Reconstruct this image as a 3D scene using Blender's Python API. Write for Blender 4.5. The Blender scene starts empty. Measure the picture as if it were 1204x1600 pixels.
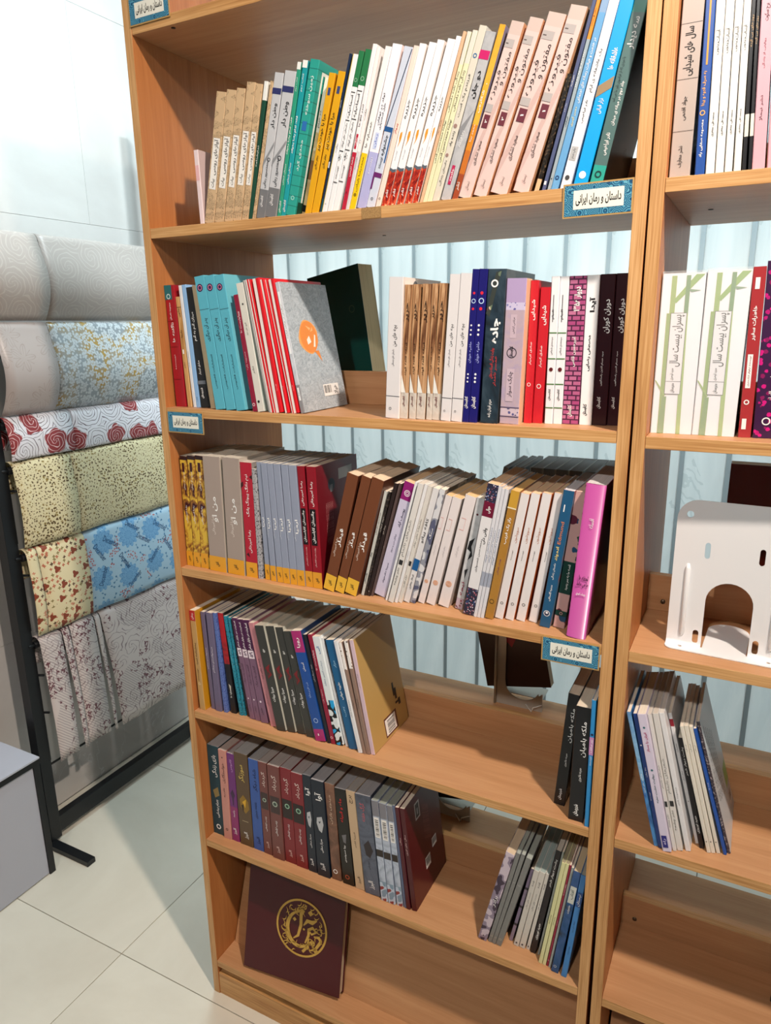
import bpy, bmesh, math, random
from mathutils import Vector, Matrix
from math import radians as RD, sin, cos, pi
random.seed(7)
SC = bpy.context.scene
COL = SC.collection

# ------------------------------------------------------------------ camera, world, lights, exposure
cam_data = bpy.data.cameras.new('camera')
cam_data.sensor_fit = 'VERTICAL'; cam_data.sensor_height = 24.0
cam_data.lens = 24.0 * 1106.82 / 1600.0
cam_data.clip_start = 0.02
camera = bpy.data.objects.new('camera', cam_data); COL.objects.link(camera)
YAW, PITCH, ROLL = -0.4789, -0.2582, -0.0138
fw = Vector((sin(YAW)*cos(PITCH), cos(YAW)*cos(PITCH), sin(PITCH)))
rt = Vector((cos(YAW), -sin(YAW), 0)); up = rt.cross(fw)
rt2 = rt*cos(ROLL) + up*sin(ROLL); up2 = up*cos(ROLL) - rt*sin(ROLL)
camera.matrix_world = Matrix(((rt2.x, up2.x, -fw.x, 1.070), (rt2.y, up2.y, -fw.y, -1.0724), (rt2.z, up2.z, -fw.z, 1.6441), (0, 0, 0, 1)))
SC.camera = camera
SC.view_settings.view_transform = 'Standard'; SC.view_settings.look = 'None'
SC.view_settings.gamma = 1.0; SC.view_settings.use_curve_mapping = False
SC.view_settings.exposure = 0.0

world = bpy.data.worlds.new('room_ambient'); SC.world = world; world.use_nodes = True
world.node_tree.nodes['Background'].inputs[0].default_value = (0.86, 0.95, 1.0, 1)
world.node_tree.nodes['Background'].inputs[1].default_value = 0.055

def lamp(name, loc, target, power, color, size, spread=180):
    l = bpy.data.lights.new(name, 'AREA'); l.shape = 'DISK'; l.size = size; l.energy = power; l.color = color; l.spread = RD(spread)
    o = bpy.data.objects.new(name, l); COL.objects.link(o); o.location = loc
    d = Vector(target) - Vector(loc); o.rotation_euler = d.to_track_quat('-Z', 'Y').to_euler()
    return o
lamp('warm_ceiling_lamp', (1.72, -0.80, 3.06), (0.45, 0.0, 1.15), 22, (1.0, 0.85, 0.73), 0.09, 105)
lamp('neutral_ceiling_lamp', (0.9, -2.15, 3.12), (0.45, 0.0, 1.25), 10, (1.0, 0.94, 0.88), 0.10, 100)
lamp('cool_ceiling_lamp', (-0.25, 0.45, 3.12), (-0.6, 0.5, 0.0), 23, (0.72, 0.93, 1.0), 0.25)
lamp('cool_ceiling_lamp_far', (0.75, 0.25, 3.12), (0.7, 0.95, 0.9), 64, (0.85, 0.96, 1.0), 0.25)
# cool area lamp added behind the blind to brighten its slats
day = bpy.data.lights.new('blind_backlight', 'AREA'); day.shape = 'RECTANGLE'; day.size = 4.6; day.size_y = 2.9; day.energy = 24; day.color = (0.90, 0.97, 1.0)
backlight_o = bpy.data.objects.new('blind_backlight', day); COL.objects.link(backlight_o); backlight_o.location = (1.1, 1.5, 1.55); backlight_o.rotation_euler = (RD(-90), 0, 0)

# ------------------------------------------------------------------ helpers
def lin(h):
    if isinstance(h, (tuple, list)): return tuple(h[:3]) + (1,)
    h = h.lstrip('#'); r = [int(h[i:i+2], 16)/255 for i in (0, 2, 4)]
    return tuple(c/12.92 if c <= .04045 else ((c+.055)/1.055)**2.4 for c in r) + (1,)
_M = {}
def plain(hexc, rough=0.55, name=None, metal=0.0, spec=0.4):
    k = ('plain', hexc, rough, metal)
    if k in _M: return _M[k]
    m = bpy.data.materials.new(name or 'plain_' + hexc.strip('#')); m.use_nodes = True
    b = m.node_tree.nodes['Principled BSDF']; b.inputs['Base Color'].default_value = lin(hexc)
    b.inputs['Roughness'].default_value = rough; b.inputs['Metallic'].default_value = metal
    b.inputs['Specular IOR Level'].default_value = spec
    _M[k] = m; return m
class NT:
    """small node-tree writer"""
    def __init__(s, name, rough=0.5, spec=0.4):
        s.m = bpy.data.materials.new(name); s.m.use_nodes = True; s.t = s.m.node_tree; s.b = s.t.nodes['Principled BSDF']
        s.b.inputs['Roughness'].default_value = rough; s.b.inputs['Specular IOR Level'].default_value = spec
        s.tc = s.t.nodes.new('ShaderNodeTexCoord')
    def n(s, typ, **kw):
        n = s.t.nodes.new('ShaderNode' + typ)
        for k, v in kw.items():
            if k.startswith('_'): setattr(n, k[1:], v)
            else: n.inputs[k.replace('__', ' ')].default_value = v
        return n
    def l(s, a, b): s.t.links.new(a, b); return b
    def map(s, scale=(1, 1, 1), rot=(0, 0, 0), loc=(0, 0, 0), src='Object'):
        mp = s.n('Mapping'); mp.inputs['Scale'].default_value = scale; mp.inputs['Rotation'].default_value = rot; mp.inputs['Location'].default_value = loc
        s.l(s.tc.outputs[src], mp.inputs['Vector']); return mp.outputs[0]
    def noise(s, vec, scale, detail=3, rough=.5, dist=0):
        n = s.n('TexNoise', Scale=scale, Detail=detail, Roughness=rough, Distortion=dist); s.l(vec, n.inputs['Vector']); return n.outputs['Fac']
    def ramp(s, fac, stops, const=False):
        r = s.n('ValToRGB'); cr = r.color_ramp; cr.interpolation = 'CONSTANT' if const else 'LINEAR'
        while len(cr.elements) > 1: cr.elements.remove(cr.elements[0])
        cr.elements[0].position = stops[0][0]; cr.elements[0].color = lin(stops[0][1])
        for p, c in stops[1:]:
            e = cr.elements.new(p); e.color = lin(c)
        s.l(fac, r.inputs[0]); return r.outputs[0]
    def math(s, op, a, b=None, c=None):
        n = s.n('Math', _operation=op)
        for i, v in enumerate((a, b, c)):
            if v is None: continue
            if isinstance(v, (int, float)): n.inputs[i].default_value = v
            else: s.l(v, n.inputs[i])
        return n.outputs[0]
    def mix(s, fac, a, b):
        n = s.n('Mix', _data_type='RGBA')
        for k, v in ((0, fac), (6, a), (7, b)):
            if isinstance(v, (int, float)): n.inputs[k].default_value = v
            elif isinstance(v, str): n.inputs[k].default_value = lin(v)
            else: s.l(v, n.inputs[k])
        return n.outputs[2]
    def out(s, c): s.l(c, s.b.inputs['Base Color']); return s.m
    def bump(s, h, strength=.2, dist=.002):
        b = s.n('Bump', Strength=strength, Distance=dist); s.l(h, b.inputs['Height']); s.l(b.outputs[0], s.b.inputs['Normal'])

def wood(name, axis, c1, c2, c3, rough=.45, fine=1.0, mixf=.28):
    k = ('wood', name)
    if k in _M: return _M[k]
    n = NT(name, rough, .35)
    sc = [26, 26, 26]; sc[axis] = 1.6
    big = n.noise(n.map(sc), 1.0, 5, .62, 1.2)
    sc2 = [420*fine]*3; sc2[axis] = 9
    fin = n.noise(n.map(sc2), 1.0, 2, .6)
    f = n.math('ADD', n.math('MULTIPLY', big, 1-mixf), n.math('MULTIPLY', fin, mixf))
    n.out(n.ramp(f, [(.34, c3), (.49, c2), (.62, c1)]))
    _M[k] = n.m; return n.m
W_EDGE_Z = wood('veneer_edge_vertical', 2, '#d8ab76', '#c4945e', '#a67545', mixf=.5)
W_EDGE_X = wood('veneer_edge_horizontal', 0, '#d6a973', '#c3935c', '#a47242', mixf=.5)
W_SIDE = wood('veneer_side', 2, '#ba7a46', '#b2713e', '#a66737', fine=.6)
W_SHELF = wood('veneer_shelf', 0, '#c09268', '#b98960', '#af8057', fine=.6)

def tag(o, label=None, cat=None, group=None, kind=None):
    if label: o['label'] = label
    if cat: o['category'] = cat
    if group: o['group'] = group
    if kind: o['kind'] = kind
    return o
def empty(name, loc=(0, 0, 0), rot=(0, 0, 0), parent=None):
    o = bpy.data.objects.new(name, None); COL.objects.link(o); o.location = loc; o.rotation_euler = rot; o.empty_display_size = .05
    if parent: o.parent = parent
    return o
class MB:
    """collects faces with materials and links them as one mesh object"""
    def __init__(s): s.v = []; s.f = []; s.mi = []; s.mats = []; s.sm = []
    def m(s, mat):
        if mat not in s.mats: s.mats.append(mat)
        return s.mats.index(mat)
    def add(s, vs, fs, mat, smooth=False):
        o = len(s.v); s.v += [tuple(v) for v in vs]; i = s.m(mat)
        for f in fs: s.f.append(tuple(o + a for a in f)); s.mi.append(i); s.sm.append(smooth)
    def box(s, x0, x1, y0, y1, z0, z1, mat, mats=None):
        vs = [(x, y, z) for z in (z0, z1) for y in (y0, y1) for x in (x0, x1)]
        fs = [(0, 2, 3, 1), (4, 5, 7, 6), (0, 1, 5, 4), (2, 6, 7, 3), (0, 4, 6, 2), (1, 3, 7, 5)]  # bottom top front(-y) back left right
        o = len(s.v); s.v += vs
        for k, f in enumerate(fs):
            s.f.append(tuple(o + a for a in f)); s.mi.append(s.m((mats or {}).get(k, mat))); s.sm.append(False)
    def tube(s, pts, r, mat, n=8, caps=True):
        pts = [Vector(p) for p in pts]; rings = []
        for i, p in enumerate(pts):
            d = (pts[min(i+1, len(pts)-1)] - pts[max(i-1, 0)]).normalized()
            a = d.orthogonal().normalized() if i == 0 else (a0 - d*a0.dot(d)).normalized()
            a0 = a; b = d.cross(a)
            rr = r[i] if isinstance(r, (list, tuple)) else r
            rings.append([p + (a*cos(2*pi*k/n) + b*sin(2*pi*k/n))*rr for k in range(n)])
        vs = [v for q in rings for v in q]
        fs = [(i*n+k, i*n+(k+1) % n, (i+1)*n+(k+1) % n, (i+1)*n+k) for i in range(len(rings)-1) for k in range(n)]
        if caps: fs += [tuple(range(n))[::-1], tuple((len(rings)-1)*n+k for k in range(n))]
        s.add(vs, fs, mat, True)
    def build(s, name, parent=None, loc=(0, 0, 0), rot=(0, 0, 0), bevel=0):
        me = bpy.data.meshes.new(name); me.from_pydata(s.v, [], s.f)
        for mt in s.mats: me.materials.append(mt)
        me.polygons.foreach_set('material_index', s.mi); me.polygons.foreach_set('use_smooth', s.sm); me.update()
        o = bpy.data.objects.new(name, me); COL.objects.link(o); o.location = loc; o.rotation_euler = rot
        if parent: o.parent = parent
        if bevel:
            b = o.modifiers.new('bevel', 'BEVEL'); b.width = bevel; b.segments = 2; b.limit_method = 'ANGLE'; b.angle_limit = RD(40)
        return o

# ------------------------------------------------------------------ persian lettering (joined letter forms, right to left)
_F = {'ا': 'FE8D FE8E', 'آ': 'FE81 FE82', 'أ': 'FE83 FE84', 'ئ': 'FE89 FE8A FE8B FE8C', 'ب': 'FE8F FE90 FE91 FE92', 'پ': 'FB56 FB57 FB58 FB59',
 'ت': 'FE95 FE96 FE97 FE98', 'ث': 'FE99 FE9A FE9B FE9C', 'ج': 'FE9D FE9E FE9F FEA0', 'چ': 'FB7A FB7B FB7C FB7D', 'ح': 'FEA1 FEA2 FEA3 FEA4',
 'خ': 'FEA5 FEA6 FEA7 FEA8', 'د': 'FEA9 FEAA', 'ذ': 'FEAB FEAC', 'ر': 'FEAD FEAE', 'ز': 'FEAF FEB0', 'ژ': 'FB8A FB8B', 'س': 'FEB1 FEB2 FEB3 FEB4',
 'ش': 'FEB5 FEB6 FEB7 FEB8', 'ص': 'FEB9 FEBA FEBB FEBC', 'ض': 'FEBD FEBE FEBF FEC0', 'ط': 'FEC1 FEC2 FEC3 FEC4', 'ظ': 'FEC5 FEC6 FEC7 FEC8',
 'ع': 'FEC9 FECA FECB FECC', 'غ': 'FECD FECE FECF FED0', 'ف': 'FED1 FED2 FED3 FED4', 'ق': 'FED5 FED6 FED7 FED8', 'ک': 'FB8E FB8F FB90 FB91',
 'گ': 'FB92 FB93 FB94 FB95', 'ل': 'FEDD FEDE FEDF FEE0', 'م': 'FEE1 FEE2 FEE3 FEE4', 'ن': 'FEE5 FEE6 FEE7 FEE8', 'و': 'FEED FEEE',
 'ه': 'FEE9 FEEA FEEB FEEC', 'ی': 'FBFC FBFD FBFE FBFF'}
_F = {k: [chr(int(x, 16)) for x in v.split()] for k, v in _F.items()}
def shape(s):
    out = []; i = 0
    while i < len(s):
        c = s[i]
        if c not in _F:
            if c != '\u200c': out.append(c)
            i += 1; continue
        p = s[i-1] if i else ' '
        pj = p in _F and len(_F[p]) == 4
        nx = s[i+1] if i+1 < len(s) else ' '
        if c == 'ل' and nx in 'اآ':
            out.append(chr({'ا': 0xFEFB, 'آ': 0xFEF5}[nx] + (1 if pj else 0))); i += 2; continue
        nj = nx in _F and len(_F[c]) == 4
        f = _F[c]; out.append(f[(3 if nj else 1) if pj else (2 if nj else 0)]); i += 1
    return ''.join(reversed(out)) if any(c in _F for c in s) or any('۰' <= c <= '۹' for c in s) else s
_T = {}
def glyphs(text, bold=0.0):
    k = (text, bold)
    if k in _T: return _T[k]
    vis = shape(text)
    # keep digit runs left-to-right
    o = ''; run = ''
    for c in vis:
        if c.isdigit(): run = c + run if vis != text else run + c
        else: o += run + c; run = ''
    vis = o + run
    cu = bpy.data.curves.new('lettering_source', 'FONT'); cu.body = vis; cu.size = 1; cu.resolution_u = 2; cu.offset = bold
    ob = bpy.data.objects.new('lettering_source', cu); COL.objects.link(ob)
    dg = bpy.context.evaluated_depsgraph_get(); dg.update()
    me = bpy.data.meshes.new_from_object(ob.evaluated_get(dg))
    vs = [(v.co.x, v.co.y) for v in me.vertices]; fs = [tuple(p.vertices) for p in me.polygons]
    bpy.data.objects.remove(ob); bpy.data.curves.remove(cu); bpy.data.meshes.remove(me)
    x0 = min(v[0] for v in vs); x1 = max(v[0] for v in vs); y0 = min(v[1] for v in vs); y1 = max(v[1] for v in vs)
    vs = [((x-x0)/(x1-x0), (y-y0)/(y1-y0)) for x, y in vs]
    _T[k] = (vs, fs, (x1-x0)/(y1-y0)); return _T[k]

# ------------------------------------------------------------------ room shell
def marble(name, base, vein, dark, rough=.3):
    n = NT(name, rough, .45)
    v = n.map((1, 1, 1), src='Object')
    w = n.n('TexNoise', Scale=2.2, Detail=5, Roughness=.6, Distortion=1.6); n.l(v, w.inputs['Vector'])
    info = n.n('ObjectInfo')
    cl = n.noise(v, 1.7, 6, .62, .5)
    ridge = n.math('ABSOLUTE', n.math('SUBTRACT', w.outputs['Fac'], .5))
    line = n.math('LESS_THAN', ridge, .0035)
    patch = n.math('GREATER_THAN', n.noise(v, 1.1, 2), .54)
    c = n.ramp(cl, [(.30, dark), (.62, base)])
    c = n.mix(n.math('MULTIPLY', n.math('MULTIPLY', line, patch), .55), c, vein)
    return n.out(c)
FLOORM = marble('floor_marble', '#dcd8ca', '#c9c2b2', '#cdc7b8', .22)
WALLM = marble('wall_marble', '#c9c6c2', '#e6e8e8', '#b9b4b0', .35)
GROUT = plain('#8a857a', .9)
GROUTW = plain('#c0bebc', .9)

TS = 0.684
fl = MB(); fl.box(-.985, 3.2, -3.2, 1.62, -.06, -.004, GROUT); floor = tag(fl.build('floor'), kind='structure')
tmb = MB(); tmb.box(0, TS-.0022, 0, TS-.0022, -.012, 0, FLOORM); tile0 = None
gx = [-.984 + TS*i for i in range(7)]; gy = [-.027 + TS*j for j in range(-5, 3)]
for x in gx:
    for y in gy:
        if tile0 is None: tile0 = tmb.build('tile', floor, bevel=.0006); o = tile0
        else: o = tile0.copy(); COL.objects.link(o)
        o.location = (x + .0011, y + .0011, 0)
WX = -.985
wl = MB(); wl.box(WX-.1, WX-.008, -3.2, 1.62, -.06, 3.3, GROUTW); wall_left = tag(wl.build('wall_left'), kind='structure')
zs = [-.0, .665, 1.325, 1.985, 2.645, 3.3]
for r in range(5):
    z0, z1 = zs[r], zs[r+1]; off = .75 if r % 2 == 1 else .09
    y = off - 1.32*3
    while y < 1.6:
        a, b = max(y, -3.2), min(y+1.32, 1.6)
        if b-a > .05:
            t = MB(); t.box(WX-.009, WX, a+.0004, b-.0004, z0+.0004, z1-.0004, WALLM); t.build('tile', wall_left, bevel=.0005)
        y += 1.32
wb = MB(); wb.box(WX-.1, 3.2, 1.62, 1.72, -.06, 3.3, plain('#c4d0d2', .8)); tag(wb.build('wall_back'), kind='structure')

# vertical blind behind the bookcases
def blind_mat():
    n = NT('blind_fabric', .75, .2)
    v = n.map((1, 1, 1)); a = n.noise(n.map((9, 9, 2.2)), 1.0, 4, .6, .8)
    w = n.n('TexWave', _wave_type='BANDS', _bands_direction='DIAGONAL', Scale=22, Distortion=9, Detail=2, Detail__Scale=1.2); n.l(n.map((1, 1, .8)), w.inputs['Vector'])
    m = n.math('GREATER_THAN', n.noise(n.map((5, 5, 3)), 1.0, 2), .58)
    lines = n.math('MULTIPLY', n.math('LESS_THAN', w.outputs['Fac'], .2), m)
    c = n.ramp(a, [(.35, '#d5dddd'), (.6, '#e3e9e8')])
    c = n.mix(n.math('MULTIPLY', lines, .45), c, '#b4c0c0'); n.out(c)
    tr = n.n('BsdfTranslucent'); n.l(c, tr.inputs['Color']); mx = n.n('MixShader'); mx.inputs[0].default_value = .6
    n.l(n.b.outputs[0], mx.inputs[1]); n.l(tr.outputs[0], mx.inputs[2]); n.l(mx.outputs[0], n.t.nodes['Material Output'].inputs['Surface'])
    return n.m
BLM = blind_mat()
blind = tag(empty('vertical_blind', (0, .95, 0)), 'pale vertical slat blind hanging behind both wooden bookcases', 'blind')
hr = MB(); hr.box(-.9, 3.0, -.03, .03, 2.98, 3.03, plain('#d8dcdc', .4)); hr.build('head_rail', blind)
sl = MB(); W = .1130; N = 7; pr = []
for i in range(N):
    t = i/(N-1)-.5; pr.append((t*W, .012*(1-4*t*t)+.04*t*W))
vs = [(x, -y, z) for z in (.06, 2.98) for x, y in pr]
sl.add(vs, [(i, i+1, N+i+1, N+i) for i in range(N-1)], BLM, True)
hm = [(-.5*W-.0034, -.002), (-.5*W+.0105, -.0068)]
sl.add([(x, y, z) for z in (.06, 2.98) for x, y in hm], [(0, 1, 3, 2)], plain('#8a979b', .7))  # opaque grey strip, paints in the shaded band at each slat seam
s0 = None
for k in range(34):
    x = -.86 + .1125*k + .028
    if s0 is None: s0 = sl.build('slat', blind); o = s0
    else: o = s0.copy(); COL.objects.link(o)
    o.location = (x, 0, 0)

# ------------------------------------------------------------------ bookcases (open to both sides, low rail between the two sides)
TH = .0183; CW = .915; CH = 2.51; CD = .3915
def bookcase(root, shelves, label, tilt=0):
    def shear(b): b.v = [(x-tilt*z, y, z) for x, y, z in b.v]; return b
    tag(root, label, 'bookcase', 'wooden double-sided bookcases standing in a row')
    for x in (0, CW-TH):
        b = MB(); b.box(x, x+TH, 0, CD, 0, CH, W_SIDE, {2: W_EDGE_Z, 3: W_EDGE_Z}); shear(b).build('side_panel', root, bevel=.0008)
    x0, x1 = TH+.0003, CW-TH-.0003
    for z in shelves + [CH]:
        b = MB(); b.box(x0, x1, .0006, CD-.0006, z-.018, z, W_SHELF, {2: W_EDGE_X, 3: W_EDGE_X}); shear(b).build('shelf', root, bevel=.0006)
    for z in shelves:
        if z < .2: continue
        b = MB(); b.box(x0, x1, .191, .207, z+.0002, z+.066, W_SHELF, {1: W_EDGE_X})
        rl = shear(b).build('back_rail', root, bevel=.0006)
        sc = MB(); sc.tube([(.045, .1915, z+.018), (.045, .1898, z+.018)], .0042, plain('#6b5a48', .4, metal=.6), 10); shear(sc).build('screw', rl)
    for sgn in (0, 1):                                              # the two slanted boards of the bottom compartment
        y0, y1 = (.066, .187) if not sgn else (CD-.066, CD-.187)
        zb, zt = shelves[-1]+.0005, shelves[-2]-.0185
        t = .014 if not sgn else -.014
        vs = [(x, y, z) for x in (x0+.004, x1) for (y, z) in ((y0, zb), (y0+t, zb), (y1+t, zt), (y1, zt))]
        b = MB(); b.add(vs, [(0, 3, 2, 1), (4, 5, 6, 7), (0, 4, 7, 3), (1, 2, 6, 5), (0, 1, 5, 4), (3, 7, 6, 2)], W_SHELF); shear(b).build('slanted_board', root)
        yy = 0.002 if not sgn else CD-.018
        b = MB(); b.box(x0, x1, yy, yy+.016, 0, .064, W_SHELF, {1: W_EDGE_X, 2: W_EDGE_X}); shear(b).build('plinth', root, bevel=.0006)
SH1 = [2.1666, 1.8264, 1.4889, 1.1484, .8059, .4634, .104]
SH2 = [2.1666, 1.8268, 1.4838, 1.1462, .8027, .4623, .104]
case1 = empty('bookcase'); bookcase(case1, SH1, 'tall wooden bookcase filled with books in the middle of the photo')
case2 = empty('bookcase', (.9228, 0, 0)); bookcase(case2, SH2, 'second wooden bookcase at the right edge, cut off by the photo', .003)

# teal bordered shelf labels stuck on the shelf fronts
def label_mat():
    n = NT('label_border_print', .35, .4)
    v = n.n('TexVoronoi', Scale=95); n.l(n.map(), v.inputs['Vector'])
    r = n.math('FRACT', n.math('MULTIPLY', v.outputs['Distance'], 260/95*2.0))
    return n.out(n.ramp(r, [(0, '#16486c'), (.35, '#27739a'), (.68, '#66aabf')], True))
LBM = label_mat()
def place_text(mb, text, x0, x1, z0, z1, y, col, bold=.02, keep=True):
    vs, fs, asp = glyphs(text, bold)
    w, h = x1-x0, z1-z0
    if keep:
        if w/h > asp: w2 = h*asp; x0 += (w-w2)/2; w = w2
        else: h2 = w/asp; z0 += (h-h2)/2; h = h2
    mb.add([(x0+vx*w, y, z0+vy*h) for vx, vy in vs], fs, plain(col, .5))
def shelf_label(x0, z0, w, h, label, roll=0, case='1'):
    r = tag(empty('shelf_label', (x0, -.0004, z0), (0, roll, 0)), label, 'label', 'teal bordered shelf labels')
    b = MB(); b.box(0, w, -.0012, 0, 0, h, plain('#b8935a', .4)); b.build('card', r)
    b = MB(); e = .0022; b.box(e, w-e, -.0015, -.0012, e, h-e, LBM); b.build('border', r)
    b = MB(); b.box(w*.155, w*.87, -.0018, -.0015, h*.24, h*.79, plain('#e8e8dc', .5)); b.build('panel', r)
    b = MB(); place_text(b, 'داستان و رمان ایرانی', w*.19, w*.835, h*.34, h*.68, -.0020, '#15181c', .022, False); b.build('lettering', r)
shelf_label(.802, 1.7855, .095, .0445, 'teal bordered shelf label under the four pink novels on top shelf', -.01)
shelf_label(.0205, 1.4398, .093, .0438, 'small teal bordered label at left end of the second shelf', .008)
shelf_label(.801, 1.1035, .094, .0435, 'teal bordered shelf label below the thick magenta book', 0)
shelf_label(.0175, 2.160, .094, .0435, 'teal bordered label at the very top left of the bookcase', -.006)
# tape remnant on the upper shelf edge
n = NT('brown_tape', .5); n.out(n.ramp(n.noise(n.map(), 700, 2), [(.4, '#9a7a4e'), (.6, '#b8925f')])); n.b.inputs['Alpha'].default_value = .85
b = MB(); b.box(.478, .513, -.0004, .0004, 1.8095, 1.8262, n.m); tag(b.build('tape_strip'), 'strip of brown mesh tape stuck on the upper shelf edge', 'tape')

# ------------------------------------------------------------------ black rack with draped decorative sheets on the left
BLK = plain('#15171a', .35)
rack = tag(empty('display_rack', (-.84, .19, 0)), 'black steel rack holding patterned sheets along the left wall', 'rack')
def rk(name, f):
    b = MB(); f(b); return b.build(name, rack, bevel=.001)
rk('post', lambda b: b.box(-.02, .018, -.02, .018, .016, 2.35, BLK))
rk('post', lambda b: b.box(-.02, .018, .68, .718, .016, 2.35, BLK))
rk('foot', lambda b: b.box(-.03, .197, -.034, -.004, 0, .018, BLK))
rk('foot', lambda b: b.box(-.03, .06, .684, .714, 0, .018, BLK))
rk('bottom_rail', lambda b: b.box(-.02, .008, .0185, 0.6795, .026, .082, BLK))
TIER = [(1.911, 1.670, -.800, .034), (1.666, 1.408, -.800, .034), (1.404, 1.279, -.806, .006), (1.276, 1.018, -.802, .012), (1.012, .738, -.798, .012), (.730, .290, -.800, .006)]
for zt, zb, xf, bu in TIER:
    xb = xf - .022
    rk('sheet_bar', lambda b: b.tube([(xb+.84, 0.019, zt-.026), (xb+.84, .672, zt-.026)], .012, BLK, 10))
    rk('bar_bracket', lambda b: (b.tube([(.0, .005, zt-.026), (xb+.84, .006, zt-.026), (xb+.84, .02, zt-.026)], .006, BLK, 8)))
rk('side_loop', lambda b: b.tube([(.012, .019, 1.24), (.012, .019, 1.03)], .004, BLK, 8))
rk('side_loop', lambda b: b.tube([(.012, .019, .98), (.012, .019, .75)], .004, BLK, 8))
rk('side_loop', lambda b: b.tube([(.012, .019, .70), (.012, .019, .30)], .004, BLK, 8))
for z in (1.19, .93, .60, .47):
    rk('cross_rod', lambda b: b.tube([(-.01, .012, z), (.03, .03, z)], .004, BLK, 8))
rk('lower_rod', lambda b: b.tube([(-.005, .018, .272), (-.005, .68, .272)], .004, BLK, 8))

def plane2(n, loc=(0, 0)):
    """(y, z) of the hanging sheet as a 2D vector"""
    sp = n.n('SeparateXYZ'); n.l(n.tc.outputs['Object'], sp.inputs[0]); cb = n.n('CombineXYZ')
    n.l(n.math('ADD', sp.outputs[1], loc[0]), cb.inputs[0]); n.l(n.math('ADD', sp.outputs[2], loc[1]), cb.inputs[1]); return cb.outputs[0]
def warp2(n, vec, amt, sc):
    nz = n.n('TexNoise', Scale=sc, Detail=1); n.l(vec, nz.inputs['Vector'])
    sb = n.n('VectorMath', _operation='SUBTRACT'); n.l(nz.outputs['Color'], sb.inputs[0]); sb.inputs[1].default_value = (.5, .5, .5)
    sc_ = n.n('VectorMath', _operation='SCALE'); n.l(sb.outputs[0], sc_.inputs[0]); sc_.inputs['Scale'].default_value = amt
    ad = n.n('VectorMath', _operation='ADD'); n.l(vec, ad.inputs[0]); n.l(sc_.outputs[0], ad.inputs[1]); return ad.outputs[0]
def vor(n, scale, vec, out='Distance', rnd=1.0, feature='F1'):
    v = n.n('TexVoronoi', Scale=scale, Randomness=rnd, _feature=feature, _voronoi_dimensions='2D'); n.l(vec, v.inputs['Vector']); return v.outputs[out]
def polar(n, scale, vec, rnd=.8):
    """distance (in cells), angle and random colour of the nearest motif centre"""
    v = n.n('TexVoronoi', Scale=scale, Randomness=rnd, _voronoi_dimensions='2D'); n.l(vec, v.inputs['Vector'])
    sb = n.n('VectorMath', _operation='SUBTRACT'); n.l(vec, sb.inputs[0]); n.l(v.outputs['Position'], sb.inputs[1])
    sp = n.n('SeparateXYZ'); n.l(sb.outputs[0], sp.inputs[0]); an = n.math('ARCTAN2', sp.outputs[1], sp.outputs[0])
    sc = n.n('SeparateColor'); n.l(v.outputs['Color'], sc.inputs[0]); return v.outputs['Distance'], an, sc.outputs[0], sc.outputs[1]
def lt(n, a, b): return n.math('LESS_THAN', a, b)
def gt(n, a, b): return n.math('GREATER_THAN', a, b)
def mul(n, a, b): return n.math('MULTIPLY', a, b)
def rose(n, scale, k=5.5, w=.16, amt=.02, arms=2, rnd=.8):
    """outlined roses: petals spiralling round each motif centre"""
    vec = warp2(n, plane2(n), amt, scale*2.2); d, an, r1, r2 = polar(n, scale, vec, rnd)
    wob = mul(n, n.math('SINE', n.math('ADD', mul(n, an, 5), mul(n, d, 22))), .10)
    ph = n.math('ADD', n.math('ADD', mul(n, d, k), mul(n, an, arms/(2*pi))), wob)
    return lt(n, n.math('FRACT', ph), w), d, an, r1, r2, vec
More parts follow.
